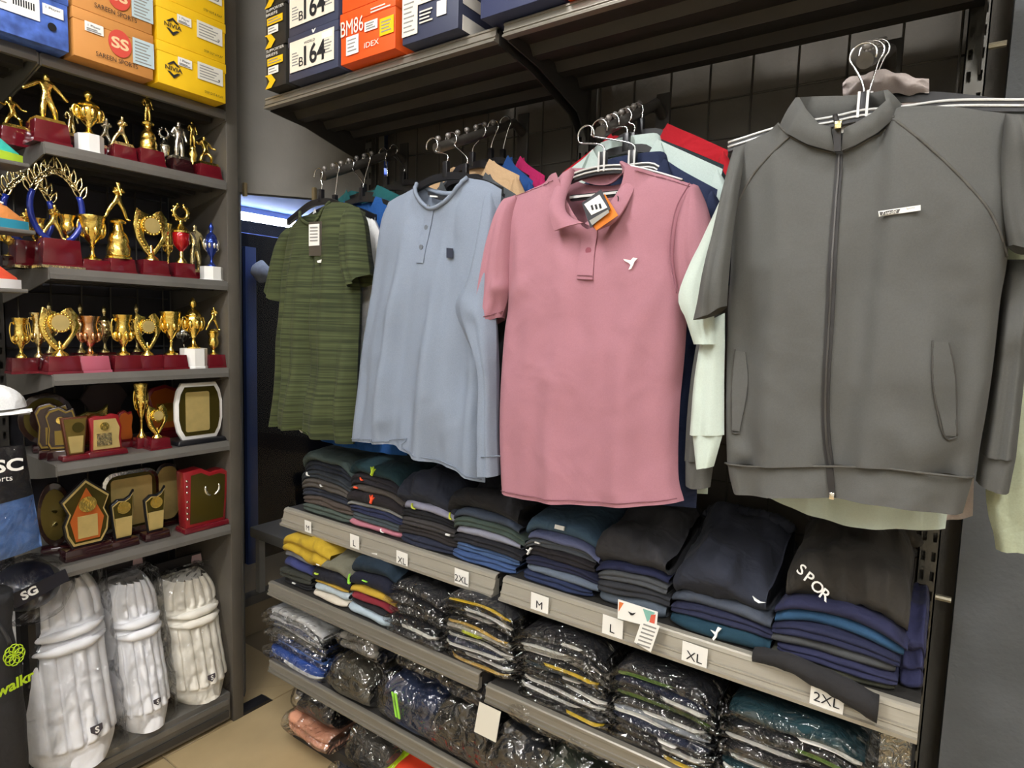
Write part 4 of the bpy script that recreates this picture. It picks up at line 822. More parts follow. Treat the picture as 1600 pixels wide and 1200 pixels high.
stack(a, c, YM, ZM+.001, [I('dark teal', '#1c343a', .042, l=1, bu=.024, sl=.03, logo=[(.55, .022, .03, 'tri', OLIME)]), I('black', '#262429', .036, logo=[(.3, .018, .018, 'tick', ORED)]), I('brown-grey', '#49433e', .016, l=1, logo=[(.22, .016, .014, 'bar', ORED)]), I('black', '#231f22', .036, l=1, logo=[(.55, .022, .028, 'tri', ORED)], dy=-.004),
    I('light grey', '#7d7d7a', .014, l=1), I('navy', '#292e48', .028), I('slate', '#434b4f', .024), I('pink', '#b4727f', .022, logo=[(.68, .016, .014, 'arc', OWHITE)], l=1, dx=.002)], 'over the L card left bay', 'trousers', group=G1, seed=2)
a, c = xr(616, 705, 845, YM)
stack(a, c, YM, ZM+.001, [I('navy crumpled', '#2b2f3c', .066, l=1, bu=.03, cp=.034, sl=.03, e=.5), I('lavender-grey', '#9595a8', .026, l=1, logo=[(.3, .02, .022, 'arc', '#c9d24a')]), I('black', '#1d1d20', .022), I('dark grey', '#3f3c3c', .028, logo=[(.97, .014, .014, 'bar', OWHITE)]), I('brown-black', '#2e2a2a', .026), I('dark navy', '#272b3b', .03)], 'over the XL card left bay', 'trousers', group=G1, seed=3)
a, c = xr(700, 806, 880, YM)
stack(a, c, YM, ZM+.001, [I('black bulky', '#222226', .060, l=1, bu=.03, cp=.03, sl=.02, e=.45), I('slate blue', '#414a5a', .024, l=1, logo=[(.04, .012, .026, 'arc', '#d6e04a')]), I('grey-green', '#45524c', .028), I('lavender-grey', '#9295a6', .026, l=1), I('black', '#25252a', .026), I('denim blue', '#42597f', .024), I('royal blue', '#3b517b', .026)], 'beside the shelf joint over the 2XL card', 'trousers', group=G1, seed=4)
a, c = xr(812, 925, 920, YM)
stack(a, c, YM, ZM+.001, [I('slate blue', '#41586d', .042, l=1, bu=.024, sl=.035, logo=[(.56, .026, .026, 'bar', OWHITE)]), I('periwinkle grey', '#61688b', .022, l=1), I('grey', '#4c5056', .022, logo=[(.25, .014, .01, 'bar', OWHITE)]), I('black', '#2a272a', .026, logo=[(.08, .018, .02, 'bird', OWHITE)]), I('dark navy', '#24273d', .022), I('blue-grey', '#65707f', .022, l=1), I('navy', '#2a3452', .026)], 'over the M card right bay', 'trousers', group=G1, seed=5)
a, c = xr(925, 1038, 955, YM)
stack(a, c, YM, ZM+.001, [I('black and grey', '#3b3b3f', .070, l=1, bu=.03, cp=.03, sl=.05), I('navy', '#262a47', .020, l=1), I('grey', '#4d4f52', .026), I('charcoal', '#343539', .030), I('blue-grey', '#5b6571', .034, l=1, cr=1)], 'beside the hanging swing tag', 'trousers', group=G1, seed=6)
a, c = xr(1042, 1200, 1000, YM)
o7, _ = stack(a, c, YM, ZM+.001, [I('navy elastic-waisted', '#2f323d', .066, l=1, bu=.03, cp=.03, sl=.085, k='shorts', n='shorts', logo=[(.95, .028, .02, 'tick', OWHITE)], nx=44), I('blue-grey', '#4a505c', .026, l=1), I('navy', '#292c43', .026), I('dark teal', '#1f3c4b', .032, l=1, logo=[(.5, .022, .03, 'bird', OWHITE)])], 'over the XL card right bay', 'trousers', group=G1, seed=7)
a, c = xr(1205, 1412, 1040, YM)
o8, _ = stack(a, c, YM, ZM+.001, [I('black printed sports', '#3a3733', .078, l=1, bu=.034, cp=.038, sl=.055, k='shorts', n='shorts', nx=48, e=.6), I('navy', '#2d2f4b', .026, l=1), I('steel blue', '#2f5070', .028, l=1), I('navy', '#282b44', .026), I('grey', '#4c4d4e', .022, l=1), I('indigo', '#2d2f4a', .024), I('dark olive', '#3c3c31', .014, l=1)], 'at the right end over the 2XL card', 'trousers', group=G1, seed=8)
# elastic waistbands on the two pairs of shorts
for (o, x0, x1, y, zn), sl in ((o7[-1], .085), (o8[-1], .055)):
    pts = [(x0+(x1-x0)*(i/40), y+.232+.004*math.sin(i*1.3), zn(x0+(x1-x0)*i/40)+sl*.78+.006+.003*math.sin(i*2.6)) for i in range(41)]
    mk('waistband', B().tube(pts, [.013+.002*(i % 2) for i in range(41)], 8), o.data.materials[0], o, smooth=True)
# printed word on the black shorts
o, x0, x1, y, zn = o8[-1]
for ch, fx, zz in (('S', .165, .092), ('P', .235, .070), ('O', .305, .048), ('R', .375, .030)):
    x = x0+(x1-x0)*fx; text(ch, (x, y-.016-.006*(1-fx), zn(x)-.078+zz*.75), (1, -.02, -.55), (.45, .35, .9), .021, mPAPER, o, bold=.012, off=.004)
# trailing black leg over the lip
b = B(); pp = cat([Vector(W(1178, 1022, 1.30)), Vector(W(1225, 1032, 1.285)), Vector(W(1300, 1068, 1.272)), Vector(W(1345, 1092, 1.268)), Vector(W(1372, 1108, 1.27))], 24)
for i, q in enumerate(pp):
    f = i/24; hh = .015+.013*f
    for k in range(8):
        an = 2*math.pi*k/8; b.v.append((q.x, q.y+.017*math.cos(an)+.006*nz(f*9, k), q.z+hh*math.sin(an)+.006*nz(f*7, 3+k)))
for i in range(24):
    for k in range(8): b.f.append((i*8+k, i*8+(k+1) % 8, i*8+8+(k+1) % 8, i*8+8+k))
b.f += [tuple(range(7, -1, -1)), tuple(24*8+k for k in range(8))]
tag(mk('folded_trousers', b, cloth('#2c2b2c'), smooth=True), 'black folded trousers with one leg trailing over the shelf lip', 'folded garment', G1)
xa = W(1398, 1000, 1.36).x
tag(mk('folded_trousers', slab(xa+.012, .006, 1.345, .22, lambda x: ZM+.001, lambda x: ZM+.125+.02*nz(x*30), 3, 77.7, 20, .03, .006, .03, .03, ends=.7), cloth('#2f3150'), smooth=True), 'navy trousers bunched against the perforated upright at the shelf end', 'folded garment', G1)
# swing tag on the strip, clear and lime scraps
p = W(998, 955, 1.262); st = thing('swing_tag', (p.x, 1.262, p.z-.06), 0, 'patterned cardboard swing tag with barcode flap on shelf edge', 'tag')
def quad(pts, Y, mat, par, name, off=0): return mk(name, B().plate([(lambda w_: (w_.x, w_.z))(W(a, c, Y)) for a, c in pts], Y-off-.0008, Y-off), mat, par)
quad([(966, 936), (1028, 956), (1026, 982), (965, 966)], 1.262, mPAPER, st, 'card')
quad([(968, 940), (975, 942), (967, 955)], 1.262, M('tag_orange', '#d8763a', .5), st, 'card_print', .001); quad([(1005, 951), (1024, 957), (1012, 972)], 1.262, M('tag_teal', '#7fb3a8', .5), st, 'card_print', .001)
quad([(1018, 960), (1025, 960), (1023, 974), (1015, 972)], 1.262, M('tag_red', '#d8604a', .5), st, 'card_print', .0014); quad([(982, 955), (988, 958), (994, 957), (990, 961), (986, 961)], 1.262, mINK, st, 'card_print', .001)
fp = quad([(1003, 968), (1031, 978), (1017, 1019), (991, 1003)], 1.258, mPAPER, st, 'barcode_flap')
for k in range(6): quad([(1006-k*2, 974+k*6), (1026-k*2, 981+k*6), (1025.4-k*2, 983+k*6), (1005.4-k*2, 976+k*6)], 1.258, mGREYINK, fp, 'print_line', .001)
b = B().plate([(lambda w_: (w_.x, w_.z))(W(a, c, 1.50)) for a, c in [(1052, 868), (1058, 838), (1070, 848), (1066, 862), (1055, 872)]], 1.48, 1.485)
tag(mk('lime_tag', b, M('lime_card', '#c6d21e', .5)), 'lime yellow card tag standing behind the black trousers', 'tag')
p0 = W(1122, 846, 1.545)
tag(mk('cord', B().tube([tuple(W(1122, 846, 1.545)), tuple(W(1128, 828, 1.55)), tuple(W(1138, 810, 1.56))], [.006, .004, .002], 8), M('orange_cord', '#e2672a', .6), smooth=True), 'orange cord end behind the navy shorts', 'cord')
b = slab(W(1140, 870, 1.56).x, W(1235, 870, 1.56).x, 1.54, .1, lambda x: ZM+.001, lambda x: ZM+.16+.02*nz(x*12), 1, 9.1, 12, .04, .003, 0, .02)
tag(mk('rolled_trousers', b, cloth('#1b1b1f'), smooth=True), 'black rolled garment behind the navy shorts against the grid', 'folded garment')
# ---- third shelf: small loose stacks at the left
Y3 = 1.250; z3 = Z3+.001; G2 = 'folded clothes on the third shelf'
def zof(py, px, Y): return W(px, py, Y).z
a, c = xr(433, 478, 930, Y3)
_, zA = stack(a, c, Y3, z3, [I('grey', '#7f8289', .020, l=1), I('royal navy', '#3a4070', .042, l=1, bu=.026, cp=.01, e=.6), I('charcoal', '#35362f', .034), I('black', '#222224', .026, logo=[(.5, .014, .010, 'bar', OWHITE)])], 'at the left end of the third shelf', 'shirt', group=G2, seed=11, first=1)
xa, xb = xr(437, 512, 860, Y3)
tag(mk('folded_shirt', slab(xa, xb, Y3-.002, .24, lambda x: zA(min(x, c))+.001 if x < c else zA(c)+.004, lambda x: zof(846, 470, Y3)+.012*math.sin((x-xa)/(xb-xa)*3.1)+.006*nz(x*40), 2, 3.3, 24, .03, .006, .01, .016, ends=.8), cloth('#b3952b'), smooth=True), 'crumpled mustard yellow shirt on top of the left end stack', 'folded garment', G2)
a, c = xr(482, 536, 940, Y3)
stack(a, c, Y3-.002, z3, [I('olive grey', '#6d6b5b', .036, l=1, bu=.02, sl=.06, logo=[(.3, .02, .018, 'arc', OWHITE)]), I('black-navy', '#1f2029', .05, l=1, bu=.02, logo=[(.25, .014, .012, 'bar', '#b9d84a')]), I('ochre', '#b29038', .010, l=1), I('pale grey-blue', '#a9b5bb', .026, l=1, bu=.02), I('cream', '#cfc6b5', .022, l=1)], 'second stack on the third shelf', 'shirt', group=G2, seed=12)
a, c = xr(540, 606, 955, Y3)
oo, _ = stack(a, c, Y3-.004, z3, [I('navy badge-printed', '#1b2935', .046, l=1, bu=.022, sl=.07), I('blue-black', '#1a1c2a', .046, l=1, bu=.022, logo=[(.1, .012, .04, 'arc', '#9be04a'), (.45, .02, .008, 'bar', '#9be04a')]), I('ochre', '#bb9a36', .024, l=1), I('maroon', '#7c2631', .022, l=1), I('black', '#232225', .018, l=1), I('pale blue', '#a9b9c3', .032, l=1, bu=.02)], 'third stack on the third shelf', 'shirt', group=G2, seed=13)
o, x0, x1, y, zn = oo[-1]; xm = x0+(x1-x0)*.42
def topmark(par, fx, fy, w_, h_, mat, name, lift=.0015, sl=.07, d=.27):
    x = x0+(x1-x0)*fx; sv = [(-1, -1), (1, -1), (1, 1), (-1, 1)]
    vs = [(x+a_*w_/2, y+fy+b_*h_/2, zn(x+a_*w_/2)+sl*((fy+b_*h_/2)/d)+lift+.004) for a_, b_ in sv]
    return mk(name, B().add(vs+[(q[0], q[1], q[2]-.006) for q in vs], [(0, 1, 2, 3), (7, 6, 5, 4), (0, 4, 5, 1), (1, 5, 6, 2), (2, 6, 7, 3), (3, 7, 4, 0)]), mat, par)
topmark(o, .42, .075, .042, .10, mPAPER, 'print_badge', .002); topmark(o, .42, .065, .032, .07, M('badge_dark', '#3a3034', .6), 'print_badge', .0035); topmark(o, .42, .045, .022, .02, M('badge_tan', '#b8a27e', .6), 'print_badge', .005); topmark(o, .42, .09, .022, .012, M('badge_red', '#9a2a34', .6), 'print_badge', .005)
# ---- packs in clear film
fFILM = film('clear_film', .11, .08, bs=22, bump=1.0)
fBAG = film('soft_bag', .15, .10, bs=19, bump=1.0)
CARDC = {'w': '#dedbd0', 'y': '#d9b52a', 'g': '#4f6b22', 'l': '#cbd41e', 'o': '#c8a24a'}
def packs(xa, xb, yf, z0, items, where, group, seed=0, d=.30, tt=.021, kind='packed_shirt', word='packed shirt', first=0, fm=None, over=.014, wr=.004):
    z = lambda x: z0; n = len(items); fm = fm or fFILM; cx = (xa+xb)/2; hw = (xb-xa)/2+.02
    for k in range(n-1, -1, -1):
        it = items[k]; col, wd, cc = it[0], it[1], it[2]; tk = it[3] if len(it) > 3 else tt; sd = seed*5.7+k*2.3+.2; rnd = random.Random(int(sd*77))
        zn = (lambda q, t_, s_: lambda x: q(x)+t_*(1+.22*nz(x*6+s_, s_))*(1-.25*min(1, abs((x-cx)/hw))**4))(z, tk, sd)
        a = xa+rnd.uniform(-.012, .012); c = xb+rnd.uniform(-.014, .014); y = yf+rnd.uniform(0, .022); zl = (lambda q: lambda x: q(x)+.0016)(z); zh = (lambda q: lambda x: q(x)-.0022)(zn)
        t = thing(kind, ((a+c)/2, y, z((a+c)/2)), 0, '%s film-wrapped %s, %s %s' % (wd, word.replace('packed ', ''), ORD[k+first] if k < n-1 or n < 3 else 'bottom', where), 'packed garment', group)
        mk('garment', slab(a, c, y, d, zl, zh, 1, sd, 12, .008, .002, ends=.5), cloth(col), t, smooth=True)
        if cc:
            zc = (lambda q: lambda x: q(x)+.001)(z); zd = (lambda q: lambda x: q(x)+.0030)(z)
            ca = a+.004+(c-a)*rnd.choice((0, 0, .25, .5)); ce = c-.004-(c-a)*rnd.choice((0, 0, .2, .35)); ce = max(ce, ca+.05)
            mk('card', slab(ca, ce, y-.006, d*.9, zc, zd, 1, sd, 8, .001, 0, ends=.0), M('pack_card_'+cc, CARDC[cc], .6), t)
        mk('film', slab(a-over, c+over, y-over*1.1, d+.02, (lambda q: lambda x: q(x)+.0003)(z), (lambda q: lambda x: q(x)-.0004)(zn), 1, sd+9, 22, .012, wr, ends=.7), fm, t, smooth=True)
        z = zn
    return z
G3 = 'garments packed in clear film on the third shelf'
K, KG, NV, DT = '#1d1d20', '#2f2f31', '#20263a', '#1e3a40'
a, c = xr(604, 682, 985, Y3)
packs(a, c, Y3+.0, z3, [(KG, 'charcoal', None, .03), (K, 'black', None, .03), (KG, 'dark grey', None, .034), (K, 'black', 'w', .03), (KG, 'charcoal', None, .03)], 'of soft stack beside the badge shirt', G3, 21, wr=.007)
a, c = xr(692, 792, 1020, Y3)
packs(a, c, Y3-.004, z3, [(KG, 'charcoal', 'y'), (K, 'black', 'w', .026), (KG, 'charcoal', 'w'), (K, 'black', 'o'), ('#b9b6ac', 'pale lime-labelled', 'l'), (K, 'black', 'w'), (NV, 'navy', 'w'), (KG, 'grey', 'w'), (K, 'black', 'o')], 'in the stack left of the shelf joint', G3, 22)
zr = Z3-.022+.001
a, c = xr(806, 938, 1060, Y3)
packs(a, c, Y3-.004, zr, [(K, 'black', 'w', .026), (KG, 'charcoal', 'w'), ('#d9d6cc', 'white', 'w', .018), (K, 'black', 'y'), ('#2c3a40', 'blue-black', 'w', .024), (KG, 'charcoal', 'w'), (KG, 'dark grey', 'w'), (K, 'black', 'w'), (KG, 'charcoal', 'y')], 'in the stack right of the shelf joint', G3, 23)
a, c = xr(955, 1105, 1110, Y3)
packs(a, c, Y3-.004, zr, [(K, 'black green-carded', 'g', .028), (NV, 'navy', 'w', .026), (K, 'black green-edged', 'g', .026), (KG, 'charcoal', 'w', .024), ('#8f959c', 'black and grey patterned', 'w', .018), (NV, 'navy', 'w', .024), (KG, 'charcoal', 'w', .022), (K, 'black', 'y', .022)], 'in the stack under the swing tag', G3, 24)
a, c = xr(1128, 1352, 1150, Y3)
packs(a, c, Y3-.004, zr, [(DT, 'teal', 'w', .028), (K, 'black green-carded', 'g', .026), (KG, 'charcoal', 'w', .024), (K, 'black green-edged', 'g', .024), (KG, 'dark grey', 'w', .022), (DT, 'dark teal', 'w', .022), (K, 'black', 'g', .022), (KG, 'charcoal', 'w', .02)], 'in the stack at the right end', G3, 25)
# loose film flap at the right end
b = B().grid(lambda u, v: (lambda q: (q.x, 1.29+.03*u+.012*nz(u*4, v*4), q.z))(W(1378+u*46-v*6, 1118+v*80+u*30, 1.29)), 10, 12)
b2 = B().add(b.v+[(x+.002, y+.012, z) for x, y, z in b.v], b.f+[tuple(i+len(b.v) for i in f[::-1]) for f in b.f])
tag(mk('film_bag', b2, film('yellow_film', .22, .2, (.96, .94, .8, 1)), smooth=True), 'empty crinkled film bag hanging off the right end stack', 'plastic bag')
# ---- fourth shelf: bags
G4 = 'bagged clothes on the fourth shelf'; z4 = Z4+.001; Y4 = 1.252
a, c = xr(417, 498, 1030, Y4)
packs(a, c, Y4, z4, [('#e2e2e0', 'white lettered', None, .026), ('#d6d8dd', 'white and navy lettered', None, .026), ('#3f63b4', 'royal blue', 'w', .026), ('#6e6b64', 'grey crumpled', None, .03), ('#4b78c9', 'bright blue', None, .04), ('#3a5cae', 'blue', 'w', .04)], 'in the blue stack, fourth shelf left', G4, 31, wr=.008, kind='packed_jersey', word='jersey', fm=fBAG, over=.02)
def lump(px, py, w_, h_, d, Y, z, col, label, seed, bagm=None, grp=None, cat_='packed garment', extra=None, tilt=0, name='packed_garment', flat=.55):
    x = W(px, py, Y).x; t = thing(name, (x, Y+d/2, z), 0, label, cat_, grp)
    zt2 = lambda k: (lambda xx: z+h_*k*(1+.22*nz(xx*9+seed, seed)+.10*nz(xx*23, seed*2))+tilt*(xx-x))
    mk('garment', slab(x-w_*.46, x+w_*.46, Y+.012, d, lambda xx: z+.002, zt2(.86), 2, seed, 18, .035, .006, h_*.10, .012, ends=.55), cloth(col), t, smooth=True)
    fb = slab(x-w_*.53, x+w_*.53, Y-.006, d+.02, lambda xx: z+.0006, zt2(.97), 1, seed+5, 34, .045, .012, h_*.14, .018, ends=.75)
    fb.v = [(a_, max(q_, Y-.03), max(z+.0006, c_)) for a_, q_, c_ in fb.v]
    mk('film', fb, bagm or fBAG, t, smooth=.5)
    if extra: extra(t, x)
    return t
lump(536, 1030, .20, .13, .26, Y4-.03, z4, '#4a463c', 'dark olive garment in a glossy bag on the fourth shelf', 1.2, grp=G4)
def stripes(t, x):
    for k in range(2):
        b = B().box(x-.018+k*.012, x-.011+k*.012, Y4-.004, Y4-.001, z4+.055, z4+.125); mk('stripe', b.xf(lambda a, q, c: (a, q-.03, c)).xf(lambda a, q, c: (a+(c-z4)*-.25, q, c)), M('lime_print', '#9be04a', .5), t)
lump(632, 1075, .24, .17, .28, Y4-.03, z4, '#2b3550', 'navy green-striped garment in a clear bag on the fourth shelf', 3.1, grp=G4, extra=stripes)
lump(712, 1105, .22, .15, .28, Y4-.03, z4, '#2b2a28', 'black bagged garment left of the white strip', 4.4, grp=G4)
zr4 = Z4-.022+.001
for k, (px, py, w_, h_, col, lab) in enumerate(((800, 1150, .19, .19, '#26282c', 'black bagged garment just right of the white strip'), (885, 1185, .19, .18, '#3c4236', 'olive-black bagged garment on the lower right shelf'), (975, 1210, .2, .17, '#202024', 'black glossy bagged garment in the middle of the lower right shelf'), (1080, 1240, .2, .17, '#2c2c30', 'charcoal bagged garment low under the swing tag stack'), (1190, 1290, .2, .17, '#25282a', 'black bagged garment lowest at the right end'))):
    lump(px, py, w_, h_, .28, Y4-.03, zr4, col, lab, 6+k*1.7, grp=G4)
for k, (px, py, w_, h_, col, lab) in enumerate(((552, 1015, .19, .075, '#77736a', 'grey crinkled bag on top of the dark olive bag'), (655, 1050, .19, .055, '#35332f', 'thin dark bag lying on the navy striped bag'), (728, 1085, .16, .07, '#2b2a2c', 'black bag on top, left of the white strip'))):
    lump(px, py, w_, h_, .24, Y4-.02, z4+(.158, .192, .172)[k], col, lab, 21+k*2.3, grp=G4)
for k, (px, py, col, lab) in enumerate(((838, 1120, '#2a2d33', 'upper black bag right of the white strip'), (935, 1165, '#38373a', 'upper charcoal bag in the middle of the lower right shelf'), (1040, 1210, '#26292b', 'upper black bag low under the swing tag stack'))):
    lump(px, py, .18, .045, .24, Y4-.02, zr4+.215, col, lab, 31+k*2.3, grp=G4)
# white strip hanging from the third shelf joint
tag(mk('paper_strip', B().platex([(1.222, Z3-.022-.045), (1.2225, Z3-.022-.043), (1.205, Z3-.022-.115), (1.203, Z3-.022-.115)], W(748, 1100, 1.22).x, W(782, 1110, 1.22).x), M('old_paper', '#cfc9b8', .7)), 'white paper strip hanging from the third shelf joint', 'paper')
# ---- floor level below the racks
zb = .062; G5 = 'bagged clothes on the low base'
base = tag(mk('storage_plinth', B().box(-1.83, -.03, 1.30, 1.64, 0, .05).box(-1.83, -1.80, 1.30, 1.64, .05, .06), mMETALD), 'low dark plinth under the clothes rack carrying bagged stock', 'plinth')
zb = .0605
lump(480, 1110, .21, .15, .26, 1.25, .135, '#23242a', 'bundle of black shiny bagged clothes under the fourth shelf', 8.2, grp=G5, flat=.7)
lump(468, 1170, .24, .07, .28, 1.235, zb, '#d99b7c', 'peach coloured garment in a clear bag beneath the black bundle', 9.1, grp=G5)
lump(570, 1150, .20, .17, .26, 1.25, zb, '#4b4844', 'grey bagged garment beside the black shiny bundle', 10.4, grp=G5)
lump(478, 1215, .24, .10, .18, 1.03, .0005, '#3b4354', 'slate bagged garment on the floor in front of the peach one', 11.4, grp=G5)
b = slab(W(592, 1180, 1.22).x, W(700, 1220, 1.22).x, 1.20, .26, lambda x: .001, lambda x: .14+.02*nz(x*9), 1, 4.2, 18, .03, .003, .05, .01)
o = tag(mk('bib', b, M('bib_red', '#e8421f', .6), smooth=True), 'bright red and lime training bib below the fourth shelf', 'bib', None)
xa = W(588, 1180, 1.2).x; mk('lime_panel', slab(xa-.03, xa+.05, 1.186, .2, lambda x: .002, lambda x: .135, 1, 5.2, 10, .03, .003, .04, .008), M('bib_lime', '#c6ea1e', .6), o, smooth=True)
# ---------------------------------------------------------------- trophies
def figure_mesh(name, J, E, sub=2):
    me = bpy.data.meshes.new('sk'); keys = list(J); me.from_pydata([J[k][0] for k in keys], [], []) if 0 else None
    idx = {k: i for i, k in enumerate(keys)}
    me.from_pydata([J[k][0] for k in keys], [(idx[a], idx[c]) for a, c in E], [])
    o = bpy.data.objects.new('sk', me); COL.objects.link(o); m = o.modifiers.new('s', 'SKIN'); m.use_smooth_shade = True
    for i, k in enumerate(keys):
        sv = me.skin_vertices[0].data[i]; r = J[k][1]; sv.radius = (r, r) if not isinstance(r, tuple) else r; sv.use_root = (k == 'pelvis')
    s = o.modifiers.new('u', 'SUBSURF'); s.levels = sub; s.render_levels = sub
    bpy.context.view_layer.update()
    r = bpy.data.meshes.new_from_object(o.evaluated_get(bpy.context.evaluated_depsgraph_get())); r.name = name
    vs = [tuple(v.co) for v in r.vertices]; fs = [tuple(p.vertices) for p in r.polygons]
    bpy.data.objects.remove(o); bpy.data.meshes.remove(me); bpy.data.meshes.remove(r)
    zmin = min(v[2] for v in vs); zmax = max(v[2] for v in vs); h = zmax-zmin
    b = B(); b.v = [(x/h, y/h, (z-zmin)/h) for x, y, z in vs]; b.f = fs
    return b
def pose(armL, armR, legL, legR, lean=0, extra=None, hx=0):
    """unit-height figure; arms/legs given as (elbow, hand) and (knee, ankle, toe)"""
    J = {'pelvis': ((0, 0, .50), .072), 'waist': ((lean*.3, 0, .60), .066), 'chest': ((lean*.8, 0, .73), .085), 'neck': ((lean, 0, .83), .034), 'head': ((lean+hx, -.01, .895), .052), 'crown': ((lean+hx, 0, .95), .045),
         'shL': ((lean*.9-.10, 0, .785), .042), 'elL': (armL[0], .040), 'haL': (armL[1], .034), 'shR': ((lean*.9+.10, 0, .785), .042), 'elR': (armR[0], .040), 'haR': (armR[1], .034),
         'hiL': ((-.05, 0, .46), .062), 'knL': (legL[0], .055), 'anL': (legL[1], .036), 'toL': (legL[2], .028), 'hiR': ((.05, 0, .46), .062), 'knR': (legR[0], .055), 'anR': (legR[1], .036), 'toR': (legR[2], .028)}
    E = [('pelvis', 'waist'), ('waist', 'chest'), ('chest', 'neck'), ('neck', 'head'), ('head', 'crown'), ('chest', 'shL'), ('shL', 'elL'), ('elL', 'haL'), ('chest', 'shR'), ('shR', 'elR'), ('elR', 'haR'), ('pelvis', 'hiL'), ('hiL', 'knL'), ('knL', 'anL'), ('anL', 'toL'), ('pelvis', 'hiR'), ('hiR', 'knR'), ('knR', 'anR'), ('anR', 'toR')]
    return J, E
POSES = {
 'kick': pose(((-.24, -.02, .68), (-.40, -.06, .56)), ((.23, .03, .68), (.36, .0, .52)), ((-.07, -.02, .26), (-.06, .02, .05), (-.08, -.06, .02)), ((.12, -.03, .27), (.17, .04, .07), (.19, -.05, .04)), .0),
 'bat': pose(((-.12, -.10, .66), (-.02, -.16, .72)), ((.10, -.14, .68), (.02, -.18, .76)), ((-.18, -.02, .28), (-.28, .0, .05), (-.33, -.06, .02)), ((.13, -.02, .27), (.22, .02, .05), (.28, -.05, .02)), .04),
 'stand': pose(((-.16, .02, .63), (-.14, -.10, .55)), ((.17, .02, .63), (.19, -.02, .48)), ((-.06, -.01, .26), (-.06, .02, .05), (-.07, -.06, .02)), ((.07, -.02, .26), (.08, .02, .05), (.10, -.06, .02)), .0),
 'run': pose(((-.20, .0, .67), (-.33, -.05, .72)), ((.22, .02, .64), (.33, -.05, .62)), ((-.16, -.04, .29), (-.20, .02, .06), (-.26, -.05, .03)), ((.14, -.10, .33), (.20, .05, .15), (.24, -.02, .10)), -.05)}
FIG = {}
def figure(kind):
    if kind not in FIG: FIG[kind] = figure_mesh(kind, *POSES[kind])
    return FIG[kind]
def scaled(b0, s, z, x=0, y=0, sx=1):
    b = B(); b.v = [(p[0]*s*sx+x, p[1]*s+y, p[2]*s+z) for p in b0.v]; b.f = b0.f; return b
CUP = [(.30, 0), (.30, .03), (.16, .07), (.07, .16), (.06, .28), (.10, .31), (.06, .34), (.22, .45), (.38, .62), (.42, .78), (.44, .92), (.47, .96), (.46, 1.0), (.42, 1.0), (.40, .93), (.3, .7), (.05, .55)]
VASE = [(.26, 0), (.26, .04), (.12, .1), (.07, .2), (.12, .26), (.24, .36), (.33, .52), (.30, .68), (.26, .78), (.33, .9), (.38, 1.0), (.34, 1.0), (.24, .85), (.04, .8)]
EGG = [(.26, 0), (.26, .03), (.12, .08), (.06, .18), (.10, .22), (.28, .36), (.36, .50), (.34, .60), (.30, .63), (.33, .65), (.24, .72), (.12, .76), (.07, .80), (.13, .85), (.14, .90), (.08, .96), (.02, 1.0)]
BELL = [(.45, 0), (.46, .06), (.40, .1), (.42, .3), (.34, .45), (.38, .5), (.30, .7), (.20, .78), (.16, 1.0), (.02, 1.0)]
def t_base(t, w_, h, kind='maroon', d=None):
    d = d or w_*.85
    if kind == 'oct': return mk('base', B().lathe([(w_/2, 0), (w_/2, h*.1), (w_*.46, h*.12), (w_*.46, h), (w_*.40, h)], 8), mWHITE, t, world=False)
    m = {'maroon': mMAROON, 'dark': mMAROOND, 'black': mBLACKP, 'pink': M('pink_lacquer', '#b0596a', .2, coat=.6)}[kind]
    o = mk('base', B().taper(0, 0, h*.16, h, w_*.47, d*.47, w_*.42, d*.42), m, t, world=False, bevel=w_*.012)
    mk('base_foot', B().taper(0, 0, 0, h*.16, w_*.5, d*.5, w_*.49, d*.49), m, o, world=False)
    return o
def handles(t, r, z0, z1, mat, tk=.1):
    for s in (-1, 1):
        pts = [(s*r*.75, 0, z0), (s*r*1.35, 0, z0+(z1-z0)*.15), (s*r*1.6, 0, z0+(z1-z0)*.6), (s*r*1.35, 0, z1), (s*r*1.0, 0, z1-(z1-z0)*.12)]
        mk('handle', B().tube([tuple(p) for p in cat([Vector(p) for p in pts], 12)], r*tk, 8), mat, t, world=False, smooth=True)
def leaf_poly(x, z, ln, wd, ang, n=6):
    pts = []
    for i in range(n+1): f = i/n; pts.append((f*ln, wd*math.sin(math.pi*f**.8)))
    for i in range(n-1, 0, -1): f = i/n; pts.append((f*ln, -wd*.7*math.sin(math.pi*f**.8)))
    ca, sa = math.cos(ang), math.sin(ang); return [(x+a*ca-c*sa, z+a*sa+c*ca) for a, c in pts]
